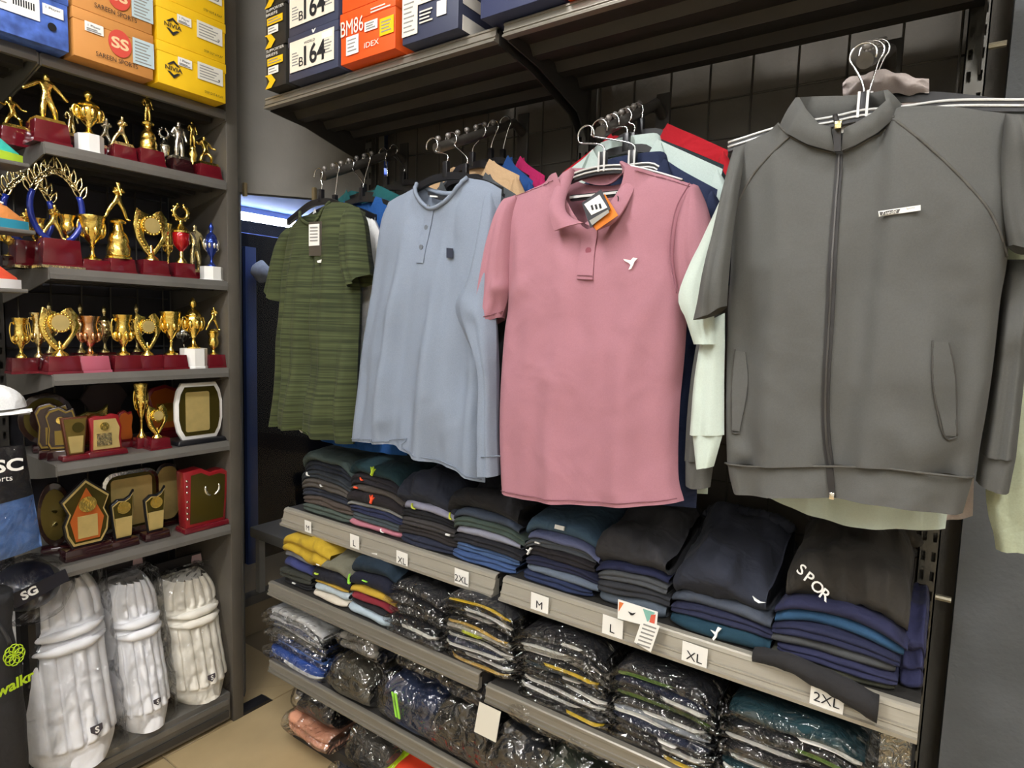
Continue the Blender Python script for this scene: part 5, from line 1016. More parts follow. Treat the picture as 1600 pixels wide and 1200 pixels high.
def medallion(t, w_, h, z, mat, matd):
    """swirl of leaves around a beaded disc"""
    mk('stem', B().lathe([(w_*.22, z), (w_*.2, z+h*.04), (w_*.09, z+h*.10), (w_*.06, z+h*.24), (w_*.03, z+h*.3)], 14), mat, t, world=False, smooth=.8)
    cz = z+h*.68; R_ = w_*.28
    a = [(-.06, .06), (-.22, .18), (-.42, .40), (-.5, .66), (-.46, .84), (-.40, 1.0), (-.24, .93), (-.06, .90), (-.10, .74), (-.22, .62), (-.20, .42), (-.04, .24), (.04, .1)]
    c = [(.0, .08), (.06, .22), (.20, .36), (.30, .48), (.28, .66), (.18, .80), (.04, .90), (.16, .97), (.30, 1.0), (.38, .92), (.47, .84), (.46, .72), (.52, .62), (.42, .46), (.28, .30), (.12, .14)]
    for q, nm in ((a, 'leaf_blade'), (c, 'leaf_blade')): mk(nm, B().plate([(x*w_, z+h*zz) for x, zz in q], -.006, .006), mat, t, world=False, bevel=.002)
    bd = B()
    for i in range(13):
        f = i/12; x = -.05-.33*math.sin(f*2.2); bd.ball((x*w_, -.008, z+h*(.14+.62*f)), w_*.035, 6, 4, 1.2, .8, .9)
    mk('bead_row', bd, mat, t, world=False, smooth=True)
    dk = mk('disc', B().tube([(0, -.012, cz), (0, .006, cz)], R_, 24), mat, t, world=False, smooth=.8); mk('disc_face', B().tube([(0, -.0135, cz), (0, -.0122, cz)], R_*.8, 20), matd, dk, world=False)
    rb = B()
    for i in range(18): an = i/18*6.283; rb.ball((R_*.92*math.cos(an), -.011, cz+R_*.92*math.sin(an)), R_*.13, 6, 4)
    mk('bead_ring', rb, mat, dk, world=False, smooth=True)
def place(px, pyb, ptop, zi, dx, name, label, catg, group):
    """thing on left-rack shelf zi, dx behind the front edge; returns empty, height"""
    X = XF-dx; p = hit(px, pyb, 0, X); zt_ = hit(px, ptop, 0, X).z; q = Vector((X, p.y, ZS[zi]+.0005))
    t = thing(name, q, math.pi/2, label, catg, group); return t, zt_-ZS[zi], proj_w(q)/FPX
GT = 'trophies on the left rack'
def trophy(px, pyb, ptop, zi, kind, label, w=40, bh=.05, dx=.07, mat=None, base='maroon', bw=None, fig=None, matd=None, acc=None):
    t, H, s = place(px, pyb, ptop, zi, dx, {'fig': 'figure_trophy', 'figcup': 'figure_trophy', 'med': 'medallion_trophy'}.get(kind, 'cup_trophy'), label, 'trophy', GT)
    mat = mat or mGOLD; w_ = w*s; bw = (bw or w*.9)*s; t_base(t, bw, bh, base); h = H-bh; z = bh
    if kind == 'fig':
        mk('figure', scaled(figure(fig), h, z-.004, 0, 0, 1.0), mat, t, world=False, smooth=True)
        mk('ground_plate', B().taper(0, 0, z-.0, z+.010, bw*.40, bw*.3, bw*.36, bw*.26), mat, t, world=False)
    elif kind == 'figcup':
        hc = h*.46; r = w_*.5; mk('cup', B().lathe([(a*r*2, z+b_*hc) for a, b_ in (acc or VASE)], 18), mat, t, world=False, smooth=.9)
        mk('pedestal', B().lathe([(r*.55, z+hc), (r*.6, z+hc+.006), (r*.4, z+hc+.012), (r*.3, z+hc+h*.06)], 16), mat, t, world=False, smooth=.9)
        mk('figure', scaled(figure(fig), h*.49, z+hc+h*.05), mat, t, world=False, smooth=True)
        if fig == 'bat': mk('bat', B().tube([(.02*h, -.08*h, z+hc+h*.36), (-.02*h, -.05*h, z+hc+h*.52)], h*.012, 6), mat, t, world=False)
    elif kind in ('cup', 'vase', 'egg'):
        pr = {'cup': CUP, 'vase': VASE, 'egg': EGG}[kind]; r = w_*.92
        mk('cup', B().lathe([(a*r, z+b_*h) for a, b_ in pr], 20), matd or mat, t, world=False, smooth=.9)
        if kind == 'egg':
            pass
        handles(t, r*.30, z+h*(.34 if kind != 'cup' else .5), z+h*(.62 if kind == 'egg' else .9), mat, .12)
        lb = B()
        for i in range(8):
            an = i/8*6.283; rr = r*(.34 if kind != 'cup' else .36); lb.ball((rr*math.cos(an), rr*math.sin(an), z+h*(.48 if kind != 'cup' else .66)), r*.10, 6, 5, 1, 1, 1.9)
        mk('petal_relief', lb, mat, t, world=False, smooth=True)
    elif kind == 'med': medallion(t, w_, h, z, mat, matd or mGOLDM)
    elif kind == 'ring':
        r = w_*.5; mk('cup', B().lathe([(r*.6, z), (r*.6, z+h*.03), (r*.2, z+h*.10), (r*.16, z+h*.2), (r*.4, z+h*.24), (r*.8, z+h*.32), (r*.9, z+h*.5), (r*.8, z+h*.53), (r*.5, z+h*.58)], 18), matd or mat, t, world=False, smooth=.9)
        mk('collar', B().lathe([(r*.92, z+h*.52), (r*.95, z+h*.55), (r*.5, z+h*.62), (r*.22, z+h*.68), (r*.18, z+h*.74)], 18), mat, t, world=False, smooth=.9)
        mk('stem', B().lathe([(r*.62, z), (r*.62, z+h*.03), (r*.24, z+h*.1), (r*.18, z+h*.21)], 14), mat, t, world=False, smooth=.9)
        cz = z+h*.86; rr = min(r*.75, h*.12)
        pts = [(rr*math.cos(a_), 0, cz+rr*math.sin(a_)) for a_ in [math.radians(110+i*320/20) for i in range(21)]]
        wr = mk('wreath', B().tube(pts, rr*.28, 8), mat, t, world=False, smooth=True); lb = B()
        for i in range(0, 21, 2): p = pts[i]; lb.ball((p[0]*1.25, 0, cz+(p[2]-cz)*1.25), rr*.2, 6, 4)
        mk('wreath_leaves', lb, mat, wr, world=False, smooth=True)
    return t
# -- first trophy shelf
trophy(75, 222, 115, 1, 'fig', 'large gold footballer trophy with outspread arms on the highest trophy shelf', 60, .062, .05, bw=52, fig='kick')
trophy(140, 235, 142, 1, 'egg', 'gold lidded cup on a white base beside the large footballer', 50, .055, .05, base='oct', bw=42)
trophy(112, 226, 166, 1, 'fig', 'small gold figure trophy behind the white-based cup', 24, .06, .13, mat=mGOLDB, bw=20, fig='stand', base='dark')
trophy(190, 240, 180, 1, 'fig', 'silver-gold batsman trophy on a wide maroon base', 40, .045, .05, mat=mGOLDB, bw=36, fig='bat')
trophy(165, 240, 182, 1, 'fig', 'silver batsman figure trophy tucked behind the white-based cup', 26, .04, .11, mat=mSILV, bw=22, fig='bat')
trophy(232, 252, 150, 1, 'figcup', 'gold player standing on a domed cup trophy', 30, .052, .05, bw=40, fig='stand', acc=BELL)
trophy(257, 258, 200, 1, 'ring', 'thin silver ring trophy beside the domed cup trophy', 18, .02, .09, mat=mSILV, bw=16)
trophy(280, 262, 189, 1, 'fig', 'silver-gold standing cricketer trophy on a dark base', 22, .045, .05, mat=mSILV, bw=34, fig='stand', base='dark')
trophy(301, 266, 190, 1, 'figcup', 'slim gold figure on a ribbed gold pillar', 18, .02, .10, bw=22, fig='stand', acc=[(.4, 0), (.4, .1), (.3, .15), (.42, .25), (.3, .35), (.42, .5), (.3, .6), (.42, .8), (.3, 1)])
trophy(322, 270, 213, 1, 'fig', 'small gold running footballer trophy at the right end', 34, .045, .045, bw=38, fig='run')
trophy(22, 215, 150, 1, 'fig', 'large gold diving figure trophy at the left edge', 50, .05, .16, bw=46, fig='run')
# -- second trophy shelf
def hoop_trophy(px, pyb, ptop, dx, label, wpx):
    t, H, s = place(px, pyb, ptop, 2, dx, 'wreath_trophy', label, 'trophy', GT); w_ = wpx*s; bh = H*.29
    t_base(t, w_*.92, bh, 'maroon', .07)
    mk('gold_skirt', B().box(-w_*.47, w_*.47, -.037, .037, .0, .008), mGOLDB, t, world=False)
    cz = bh+H*.30; rx, rz = w_*.56, H*.33; mB = M('blue_enamel', '#23379a', .15, .3, coat=.6)
    pts = [(rx*math.cos(a_), 0, cz+rz*math.sin(a_)) for a_ in [math.radians(152+i*236/26) for i in range(27)]]
    mk('hoop', B().tube(pts, .0085, 8), mB, t, world=False, smooth=True)
    for sg in (-1, 1):
        br = B(); base = [(rx*math.cos(a_)*1.02, cz+rz*math.sin(a_)*1.06) for a_ in [math.radians(158-i*56/4) for i in range(5)]]
        for i, (x, z) in enumerate(base):
            for k in (-1, 1):
                P = leaf_poly(0, 0, H*(.15 if i < 4 else .17), H*.026, math.radians(86-i*9+k*27)); n = len(P)
                ring_ = [(sg*-1*(x+a_) if 0 else sg*(-1)*(-(x)-a_) , 0, z+c_) for a_, c_ in P]
                ring_ = [((x+a_)*(1 if sg < 0 else -1), 0, z+c_) for a_, c_ in P]+[]
                ring_.append(ring_[0]); br.tube(ring_, .0028, 5)
        mk('laurel', br, mGOLDB, t, world=False, smooth=True)
    mk('figure', scaled(figure('bat'), H*.34, bh, -.01), mGOLD, t, world=False, smooth=True)
    mk('cup', B().lathe([(a_*.06, bh+c_*H*.26) for a_, c_ in VASE], 14, (.03, .015, 0)), mGOLD, t, world=False, smooth=.9)
    return t
hoop_trophy(92, 410, 262, .05, 'tall laurel wreath trophy with blue hoop on a maroon block', 62)
hoop_trophy(48, 408, 272, .16, 'second blue-hooped laurel trophy standing behind the front one', 56)
trophy(17, 412, 356, 2, 'cup', 'plain gold cup at the left edge of the wreath trophy shelf', 36, .035, .20, base='dark', bw=30)
trophy(145, 415, 338, 2, 'cup', 'wide gold cup trophy beside the laurel wreath trophies', 44, .034, .05, bw=42)
trophy(186, 418, 285, 2, 'figcup', 'gold batter swinging on top of a tall gold cup', 40, .045, .05, bw=40, fig='bat', acc=BELL)
trophy(237, 424, 328, 2, 'med', 'large gold leaf medallion trophy in the middle of the wreath trophy shelf', 52, .050, .05, bw=42)
trophy(263, 424, 350, 2, 'vase', 'slim gold cup half hidden behind the leaf medallion', 20, .04, .12, bw=20)
trophy(284, 430, 320, 2, 'ring', 'red cup trophy topped with a gold wreath ring', 28, .05, .05, bw=34, matd=M('red_enamel', '#b3121a', .12, .4, coat=.8))
trophy(305, 430, 350, 2, 'fig', 'dim gold figure trophy behind the red cup', 18, .03, .12, mat=mGOLDB, bw=16, fig='stand')
trophy(331, 436, 348, 2, 'egg', 'blue and silver lidded cup on a white base', 28, .048, .045, base='oct', bw=36, mat=mSILV, matd=M('blue_silver', '#3a4fae', .12, .8))
# -- third trophy shelf
trophy(34, 576, 497, 3, 'vase', 'gold laurel cup at the left end of the full gold shelf', 30, .045, .10, bw=36)
trophy(62, 580, 489, 3, 'vase', 'pale gold spiral cup behind the left leaf medallion', 30, .045, .11, bw=30, mat=mGOLDB)
trophy(95, 583, 480, 3, 'med', 'gold leaf medallion trophy with beaded disc left of the rose gold cup', 54, .052, .045, bw=48)
trophy(142, 580, 494, 3, 'vase', 'rose gold lotus cup on a pinkish base', 42, .05, .05, bw=46, mat=mBRONZE, base='pink')
trophy(194, 579, 492, 3, 'vase', 'gold spiral cup between the lotus cup and a medallion', 38, .05, .05, bw=42)
trophy(231, 577, 489, 3, 'med', 'smaller gold leaf medallion beside the winged cup', 40, .048, .05, bw=38)
trophy(268, 576, 487, 3, 'cup', 'gold winged cup with big handles', 34, .048, .05, bw=40)
trophy(303, 575, 465, 3, 'egg', 'tall dark-gold lidded cup on a white octagonal base', 40, .068, .05, base='oct', bw=42)
trophy(334, 574, 480, 3, 'figcup', 'small gold batter on a round cup at the right end', 24, .046, .045, bw=30, fig='bat')
for k, (px, top_, lab) in enumerate(((80, 472, 'gold ball-topped cup in the back row far left'), (128, 474, 'gold ball-topped cup in the back row behind the lotus cup'), (165, 478, 'gold vase in the back row behind the spiral cup'), (215, 475, 'gold cup in the back row behind the small medallion'), (288, 494, 'dark silver ball cup behind the white-based cup'))):
    trophy(px, 572, top_, 3, 'egg', lab, 26, .05, .22, bw=28, mat=mGOLDB if k != 4 else mSILV)
# -- plaques
GP = 'award plaques on the left rack'
def plaque(px, pyb, ptop, zi, dx, label, wpx, outer, layers, base='dark', bw=None, bh=.022, mat=None, yaw=0, extra=None, bd=.05, tk=.016, lean=.0):
    """outer polygon and layered inset plates in unit coordinates: x -.5..+.5, z 0..1"""
    t, H, s = place(px, pyb, ptop, zi, dx, 'award_plaque', label, 'plaque', GP); t.rotation_euler.z += yaw
    w_ = wpx*s; h = H-bh; bw = (bw or wpx*.9)*s
    m = {'maroon': mMAROON, 'dark': mMAROOND, 'black': mBLACKP}[base]
    mk('base', B().taper(0, 0, 0, bh, bw*.5, bd*.5, bw*.47, bd*.45), m, t, world=False, bevel=.004)
    f = lambda P: [(x*w_, bh-.001+z*h) for x, z in P]
    body = mk('backboard', B().plate(f(outer), -tk/2, tk/2), mat or m, t, world=False, bevel=.0025)
    y = -tk/2
    for i, (P, lm, dep) in enumerate(layers):
        mk('face_plate' if i == 0 else 'inset_plate', B().plate(f(P), y-dep, y-.0003), lm, body if i else t, world=False); y = y-dep*.5-.0006*i
    if extra: extra(t, w_, h, bh, y-.001)
    return t
def rnd_rect(x0, x1, z0, z1, r, n=4, rz=None):
    rz = rz or r; P = []
    for cx, cz, a0 in ((x1-r, z0+rz, -90), (x1-r, z1-rz, 0), (x0+r, z1-rz, 90), (x0+r, z0+rz, 180)):
        for i in range(n+1): a_ = math.radians(a0+90*i/n); P.append((cx+r*math.cos(a_), cz+rz*math.sin(a_)))
    return P
def shrink(P, k, cz=.5): return [(x*k, cz+(z-cz)*k) for x, z in P]
SHIELD = [(-.36, 0), (.36, 0), (.46, .12), (.40, .45), (.5, .78), (.42, .95), (.2, .9), (-.05, 1.0), (-.38, .93), (-.5, .8), (-.40, .5), (-.45, .12)]
WING = [(-.34, 0), (.34, 0), (.40, .3), (.46, .62), (.5, 1.0), (.34, .88), (.1, .82), (-.2, .84), (-.5, .74), (-.44, .4)]
BARREL = [(-.36, 0), (.36, 0), (.45, .14), (.5, .34), (.5, .66), (.45, .86), (.36, 1), (-.36, 1), (-.45, .86), (-.5, .66), (-.5, .34), (-.45, .14)]
HOUSE = [(-.30, 0), (.30, 0), (.44, .16), (.48, .36), (.38, .52), (.50, .72), (0, 1.0), (-.50, .70), (-.36, .5), (-.46, .34), (-.42, .16)]
OVAL = [(.5*math.cos(i/20*6.283), .5+.5*math.sin(i/20*6.283)) for i in range(20)]
mDKB = M('dark_wood', '#2b1913', .25, 0, .1, 30, .2, 14, coat=.5); mRED = M('red_plaque', '#8a1a20', .3, coat=.4); mORGP = M('orange_foil', '#c9682b', .3, .3); mGBLK = M('gold_black', '#544a1e', .25, .6); mBRG = M('brown_gold', '#8f7a3e', .3, .7)
def rosette(cx, cz, r, m=None):
    def g(t, w_, h, bh, y): mk('rosette', B().tube([(cx*w_, y-.003, bh+cz*h), (cx*w_, y, bh+cz*h)], r*w_, 24), m or mGOLD, t, world=False, smooth=.8)
    return g
plaque(75, 718, 612, 4, .24, 'dark oval wreath plaque at the back left of the plaque shelf', 72, OVAL, [(shrink(OVAL, .8), mGBLK, .003), (shrink(OVAL, .6), mDKB, .003)], 'dark', 40, mat=mDKB, yaw=-.2)
plaque(84, 716, 628, 4, .12, 'dark wood shield plaque with gold edge, left of its twin', 44, SHIELD, [(shrink(SHIELD, .93), mBRG, .002), (shrink(SHIELD, .84), mDKB, .003), ([(-.2, .12), (.2, .12), (.2, .48), (-.2, .48)], mBRG, .003)], 'dark', 38, .028, mat=mDKB, yaw=-.35)
plaque(97, 718, 634, 4, .085, 'second dark wood shield plaque standing in front of its twin', 40, SHIELD, [(shrink(SHIELD, .93), mBRG, .002), (shrink(SHIELD, .84), mDKB, .003), ([(-.2, .12), (.2, .12), (.2, .45), (-.2, .45)], mBRG, .003)], 'dark', 38, .030, mat=mDKB, yaw=-.35, extra=rosette(0, .68, .14))
plaque(117, 720, 651, 4, .055, 'plain brown and gold plaque on a maroon foot', 36, [(-.30, 0), (.34, 0), (.5, 1), (-.5, 1)], [([(-.24, .03), (.28, .03), (.42, .96), (-.42, .96)], mBRG, .003), ([(-.2, .06), (.24, .06), (.30, .5), (-.28, .5)], mGOLDM, .002)], 'maroon', 42, .016, mat=M('tan_wood', '#5b2f1c', .3, coat=.4), extra=rosette(.1, .72, .22, mGBLK))
plaque(146, 712, 632, 4, .13, 'gold winged plaque behind the red-framed one', 44, WING, [(shrink(WING, .9), mGOLD, .003)], 'dark', 36, mat=mGBLK)
plaque(165, 714, 646, 4, .055, 'red-framed gold plaque with blank name plate', 46, [(-.46, 0), (.5, 0), (.46, .3), (.5, .6), (.4, .95), (.2, 1), (0, .93), (-.3, .97), (-.5, .9), (-.44, .5)], [([(-.40, .04), (.42, .04), (.38, .3), (.42, .6), (.3, .86), (-.36, .86)], mGOLDM, .002), ([(-.30, .14), (.16, .14), (.16, .48), (-.30, .48)], mGOLDB, .003)], 'maroon', 58, .018, mat=mRED, extra=rosette(-.06, .66, .14))
plaque(165, 705, 597, 4, .26, 'dark brown hexagonal plaque seen from behind', 66, [(-.3, 0), (.3, 0), (.34, .55), (.5, .75), (.32, .95), (0, 1.0), (-.32, .95), (-.5, .72), (-.34, .55)], [], 'dark', 44, mat=M('dark_felt', '#3a2f30', .8))
plaque(196, 702, 640, 4, .15, 'orange and red plaque peeking beside the gold cup', 22, SHIELD, [(shrink(SHIELD, .86), mORGP, .003)], 'maroon', 26, .02, mat=mRED)
trophy(222, 698, 600, 4, 'cup', 'tall dim gold cup on the plaque shelf', 24, .034, .10, bw=22, mat=mGOLD)
trophy(246, 700, 632, 4, 'med', 'small gold leaf medallion on the plaque shelf', 32, .036, .05, bw=32)
plaque(262, 696, 600, 4, .22, 'large red and gold star plaque behind the medallion', 62, SHIELD, [(shrink(SHIELD, .86), mORGP, .003), ([(-.28, .2), (.28, .2), (.28, .6), (-.28, .6)], M('amber_foil', '#b98b2c', .35, .6), .003)], 'maroon', 40, .026, mat=mRED)
plaque(311, 694, 597, 4, .05, 'white barrel-shaped plaque with gold panel on black foot', 74, BARREL, [(shrink(BARREL, .86), mGBLK, .002), (rnd_rect(-.30, .20, .14, .84, .04), mGOLDM, .003)], 'black', 78, .016, mat=mWHITE, bd=.06)
plaque(88, 868, 752, 5, .16, 'dark round shield with silver spikes at the lower left', 44, OVAL, [(shrink(OVAL, .8), mGBLK, .003)], 'dark', 40, .02, mat=mDKB, yaw=-.3, extra=lambda t, w_, h, bh, y: mk('spikes', B().tube([(0, y, bh+.55*h), (-.1*w_, y-.03, bh+.6*h)], [.008, .0005], 6).tube([(0, y, bh+.35*h), (-.1*w_, y-.03, bh+.36*h)], [.008, .0005], 6), mSILV, t, world=False))
plaque(206, 842, 733, 5, .16, 'gold panel plaque with rounded silver frame', 82, rnd_rect(-.5, .5, 0, 1, .24, 4, .22), [(rnd_rect(-.44, .44, .06, .94, .2, 4, .2), mGBLK, .002), (rnd_rect(-.36, .36, .1, .88, .06), mGOLDM, .003)], 'dark', 70, .014, mat=mSILV)
plaque(136, 873, 745, 5, .055, 'house-shaped orange and gold plaque on a dark foot', 68, HOUSE, [(shrink(HOUSE, .93), mGOLDM, .002), (shrink(HOUSE, .86), mGBLK, .002), ([(-.24, .1), (.24, .1), (.34, .4), (.2, .6), (0, .86), (-.2, .6), (-.34, .4)], mORGP, .002), ([(-.20, .14), (.20, .14), (.20, .46), (-.20, .46)], mGOLDM, .003)], 'dark', 68, .034, mat=M('black_wood', '#1a1513', .3, coat=.4), extra=rosette(0, .62, .18))
for px, py, tp_, wp, lab in ((192, 850, 766, 34, 'small winged gold plaque nearest the house-shaped plaque'), (242, 838, 760, 32, 'small winged gold plaque next to the red book plaque')):
    plaque(px, py, tp_, 5, .06, lab, wp, WING, [(shrink(WING, .9), mGOLDM, .002), (shrink(WING, .84), mGBLK, .002), ([(-.30, .08), (.30, .08), (.36, .46), (-.36, .46)], mGOLDM, .003)], 'dark', wp*1.2, .026, mat=mBLACKP, extra=rosette(0, .66, .28))
plaque(262, 826, 722, 5, .17, 'gold arched plaque behind the small winged plaque', 40, rnd_rect(-.5, .5, 0, 1, .4, 5, .3), [(rnd_rect(-.42, .42, .04, .94, .34, 5, .26), mGOLDM, .003)], 'dark', 40, .016, mat=mDKB)
def book(t, w_, h, bh, y):
    st = B()
    for i in range(7): st.ball((-.44*w_, y-.001, bh+h*(.16+.1*i+(.06 if i > 3 else 0))), .0045, 6, 4)
    mk('studs', st, mSILV, t, world=False, smooth=True)
    for sg in (-1, 1):
        pts = [(w_*(.12+sg*.16*math.sin(a_)), y-.001, bh+h*(.62-.13*math.cos(a_))) for a_ in [.25+i*.22 for i in range(9)]]
        mk('laurel', B().tube(pts, [.0028+.0022*math.sin(i/8*3.14) for i in range(9)], 6), mSILV, t, world=False, smooth=True)
plaque(318, 836, 728, 5, .05, 'red book-shaped plaque with silver laurels at the right end', 70, [(-.46, 0), (.42, 0), (.46, .4), (.5, .86), (.38, .93), (.1, .90), (-.12, 1.0), (-.5, .97)], [([(-.38, .06), (.36, .06), (.40, .4), (.42, .82), (.3, .86), (.06, .84), (-.12, .92), (-.34, .9)], mGBLK, .003)], 'maroon', 74, .018, mat=mRED, bd=.075, tk=.05, extra=book)
# ---------------------------------------------------------------- shoe boxes
def cardbox(name, x0, x1, y0, y1, z0, z1, mat, label, lidh=.03, group=None, lidmat=None, gap=.002):
    """lidded carton; returns thing"""
    t = thing(name, ((x0+x1)/2, (y0+y1)/2, z0), 0, label, 'box', group)
    mk('carton', B().box(x0+gap, x1-gap, y0+gap, y1-gap, z0, z1-.003), mat, t, bevel=.002)
    if lidh: mk('lid', B().box(x0, x1, y0, y1, z1-lidh, z1), lidmat or mat, t, bevel=.002)
    return t
class Face:
    """flat printing on a box side: fractions u (left to right), v (bottom to top)"""
    def __init__(s, o, ux, uz, t): s.o = Vector(o); s.ux = Vector(ux); s.uz = Vector(uz); s.t = t; s.n = s.ux.cross(s.uz).normalized()
    def quad(s, u0, u1, v0, v1, mat, name='print', off=.0014, rot=0):
        return s.poly([(u0, v0), (u1, v0), (u1, v1), (u0, v1)], mat, name, off)
    def poly(s, P, mat, name='print', off=.0014):
        vs = [s.o+s.ux*a+s.uz*c+s.n*off for a, c in P]; n = len(vs); a_ = sum(P[i][0]*P[(i+1) % n][1]-P[(i+1) % n][0]*P[i][1] for i in range(n))
        if a_ < 0: vs = vs[::-1]
        b = B().add(vs+[v-s.n*.0008 for v in vs], [tuple(range(n)), tuple(range(2*n-1, n-1, -1))]+[(i, i+n, (i+1) % n+n, (i+1) % n) for i in range(n)]); return mk(name, b, mat, s.t)
    def txt(s, st, u, v, h, mat, width=None, off=.002, bold=.01, align='C', shear=0):
        return text(st, s.o+s.ux*u+s.uz*v, s.ux, s.uz, s.uz.length*h, mat, s.t, width=None if width is None else width*s.ux.length, off=off, bold=bold, align=align, shear=shear)
    def lines(s, u0, u1, v0, v1, n, mat, off=.002):
        for i in range(n):
            v = v0+(v1-v0)*(i+.5)/n; s.quad(u0, u0+(u1-u0)*(.95-.35*((i*37) % 10)/10), v-.012, v+.012, mat, 'print_line', off)
GB = 'shoe boxes on the left top shelf'
XB = -2.012; zS = ZS[0]+.0035
def ys(px, py): return hit(px, py, 0, XB).y
def lbox(ya, yb, z0, z1, mat, label, lidmat=None, lid=.03):
    t = cardbox('shoe_box', -2.33, XB, ya, yb, z0, z1, mat, label, lid, GB, lidmat); return t, Face((XB, ya, z0), (0, yb-ya, 0), (0, 0, z1-z0), t)
ya, yb = ys(246, 110), ys(354, 147); hb = .124; mSTK = M('sticker_grey', '#d9d6c8', .7)
for k, lab in enumerate(('lowest yellow shoe box at the right end of the top left shelf', 'middle yellow shoe box of the stack of yellow boxes', 'uppermost yellow shoe box of the stack of yellow boxes')):
    t, f = lbox(ya, yb, zS+k*(hb+.001), zS+k*(hb+.001)+hb, mYEL, lab)
    f.txt('NIVIA', .22, .42, .10, mINK, .24, bold=.02)
    f.poly([(.13, .50), (.22, .62), (.31, .50), (.27, .50), (.22, .56), (.17, .50)], mINK); f.poly([(.13, .34), (.17, .34), (.22, .28), (.27, .34), (.31, .34), (.22, .20)], mINK)
    f.txt('STEP OUT & PLAY', .80, .13, .055, mINK, .28, bold=.0)
    f.quad(.28, .48, .56, .76, mPAPER, 'sticker'); f.txt('1 Player', .38, .68, .07, mINK, .14, bold=0, off=.0026); f.lines(.30, .46, .57, .63, 2, mGREYINK)
    f.quad(.56, .94, .40, .82, mSTK, 'sticker'); f.lines(.59, .90, .44, .78, 5, mGREYINK); f.txt('9', .88, .50, .08, mINK, bold=0, off=.0026)
yc, yd = ys(114, 68), ys(243, 110)
for k, lab in enumerate(('lower brown cardboard shoe box with round red emblem', 'upper brown cardboard shoe box beside the yellow stack')):
    h2 = .128; t, f = lbox(yc, yd-.004, zS+k*(h2+.001), zS+k*(h2+.001)+h2, mBRN, lab)
    f.poly([(.56+.145*math.cos(i/24*6.283), .55+.29*math.sin(i/24*6.283)) for i in range(24)], M('emblem_red', '#cf4a3a', .6)); f.txt('SS', .56, .55, .24, M('emblem_cream', '#f0c99a', .6), .22, bold=.03)
    f.txt('SAREEN SPORTS', .52, .17, .10, mINK, .52, bold=.0)
    f.quad(.14, .36, .58, .78, mPAPER, 'sticker'); f.txt('1 Player', .25, .70, .06, mINK, .15, bold=0, off=.0026); f.lines(.16, .34, .59, .66, 2, mGREYINK)
    f.quad(.72, 1.0, .24, .80, M('sticker_blue', '#b9ccd0', .7), 'sticker'); f.lines(.75, .97, .27, .76, 7, mGREYINK)
ye = ys(112, 70); yf0 = ye-.34
t, f = lbox(yf0, ye-.004, zS+.001, zS+.15, M('blue_print', '#4a69b8', .5, 0, 0, 1, .5, 26), 'blue patterned shoe box at the upper left corner')
f.quad(.40, .80, .36, .86, mPAPER, 'sticker'); f.lines(.43, .60, .44, .82, 5, mGREYINK)
for i in range(9): f.quad(.63+i*.016, .63+i*.016+.009, .50, .62, mINK, 'bar', .002)
f.quad(.82, .96, .52, .70, mPAPER, 'sticker'); f.txt('1 Player', .89, .64, .05, mINK, .10, bold=0, off=.0026); f.poly([(.88+.03*math.cos(i/14*6.283), .34+.07*math.sin(i/14*6.283)) for i in range(14)], mBLACKP, 'finger_hole')
GR = 'boxes on the right top shelf'; YB2 = 1.195; zR = ZT+.0045
def xs(px, py): return W(px, py, YB2).x
def rbox(xa, xb, z0, z1, mat, label, lid=.03, lidmat=None, y0=YB2, d=.30):
    t = cardbox('shoe_box', xa, xb, y0, y0+d, z0, z1, mat, label, lid, GR, lidmat); return t, Face((xa, y0, z0), (xb-xa, 0, 0), (0, 0, z1-z0), t)
# narrow black and yellow boxes
xa, xb = xs(415, 155), xs(447, 150); h3 = .118
for k, lab in enumerate(('lowest black and yellow box at the left end of the right top shelf', 'middle black and yellow box of the narrow stack', 'uppermost black and yellow box of the narrow stack')):
    z0 = zR+k*(h3+.001); t, f = rbox(xa, xb-.002, z0, z0+h3, mBLK, lab, 0)
    f.poly([(.0, .0), (.30, .0), (.52, .16), (.30, .34), (.0, .34), (.22, .17)], mYEL); f.poly([(.12, .10), (.22, .17), (.1, .3), (.02, .3), (.16, .17), (.06, .06)], mBLK, off=.002)
    f.txt('SUPPORTER', .52, .93, .07, mPAPER, .86, bold=.0); f.txt('BRIEFS', .36, .82, .07, mPAPER, .56, bold=.0)
    f.quad(.12, .88, .56, .74, mYEL, 'sticker'); f.lines(.18, .84, .58, .72, 2, mGREYINK); f.quad(.16, .66, .34, .52, mPAPER, 'sticker'); f.lines(.2, .6, .36, .5, 2, mGREYINK)
def b164(z0, lab, hh=.128):
    t, f = rbox(xs(450, 138), xs(528, 100), z0, z0+hh, mNAVYC, lab)
    f.quad(.05, .93, .18, .86, M('label_cream', '#ece3cf', .7), 'label'); f.txt('164', .56, .46, .44, mINK, .42, bold=.022, off=.0026); f.txt('B', .29, .36, .20, mINK, .09, bold=.0, off=.0026)
    f.lines(.10, .24, .3, .62, 5, mGREYINK); f.lines(.72, .90, .34, .66, 5, mGREYINK); f.quad(.70, .90, .68, .82, mPAPER, 'sticker', .002); f.txt('WORLD', .46, .74, .06, mINK, .22, bold=0, off=.0026)
    f.poly([(.52, .90), (.54, .90), (.58, .98), (.56, .98), (.54, .95), (.52, .98), (.5, .98)], mPAPER)
b164(zR, 'lower navy shoe box printed B164'); b164(zR+.129, 'upper navy shoe box printed B164')
t, f = rbox(xs(530, 104)+.002, xs(617, 76), zR, zR+.135, mORG, 'orange shoe box printed BM86 on the right top shelf')
f.txt('BM86', .24, .68, .30, M('cream_print', '#f3e7d6', .6), .42, bold=.0); f.quad(.13, .36, .14, .50, mPAPER, 'sticker'); f.lines(.16, .33, .18, .46, 4, mGREYINK)
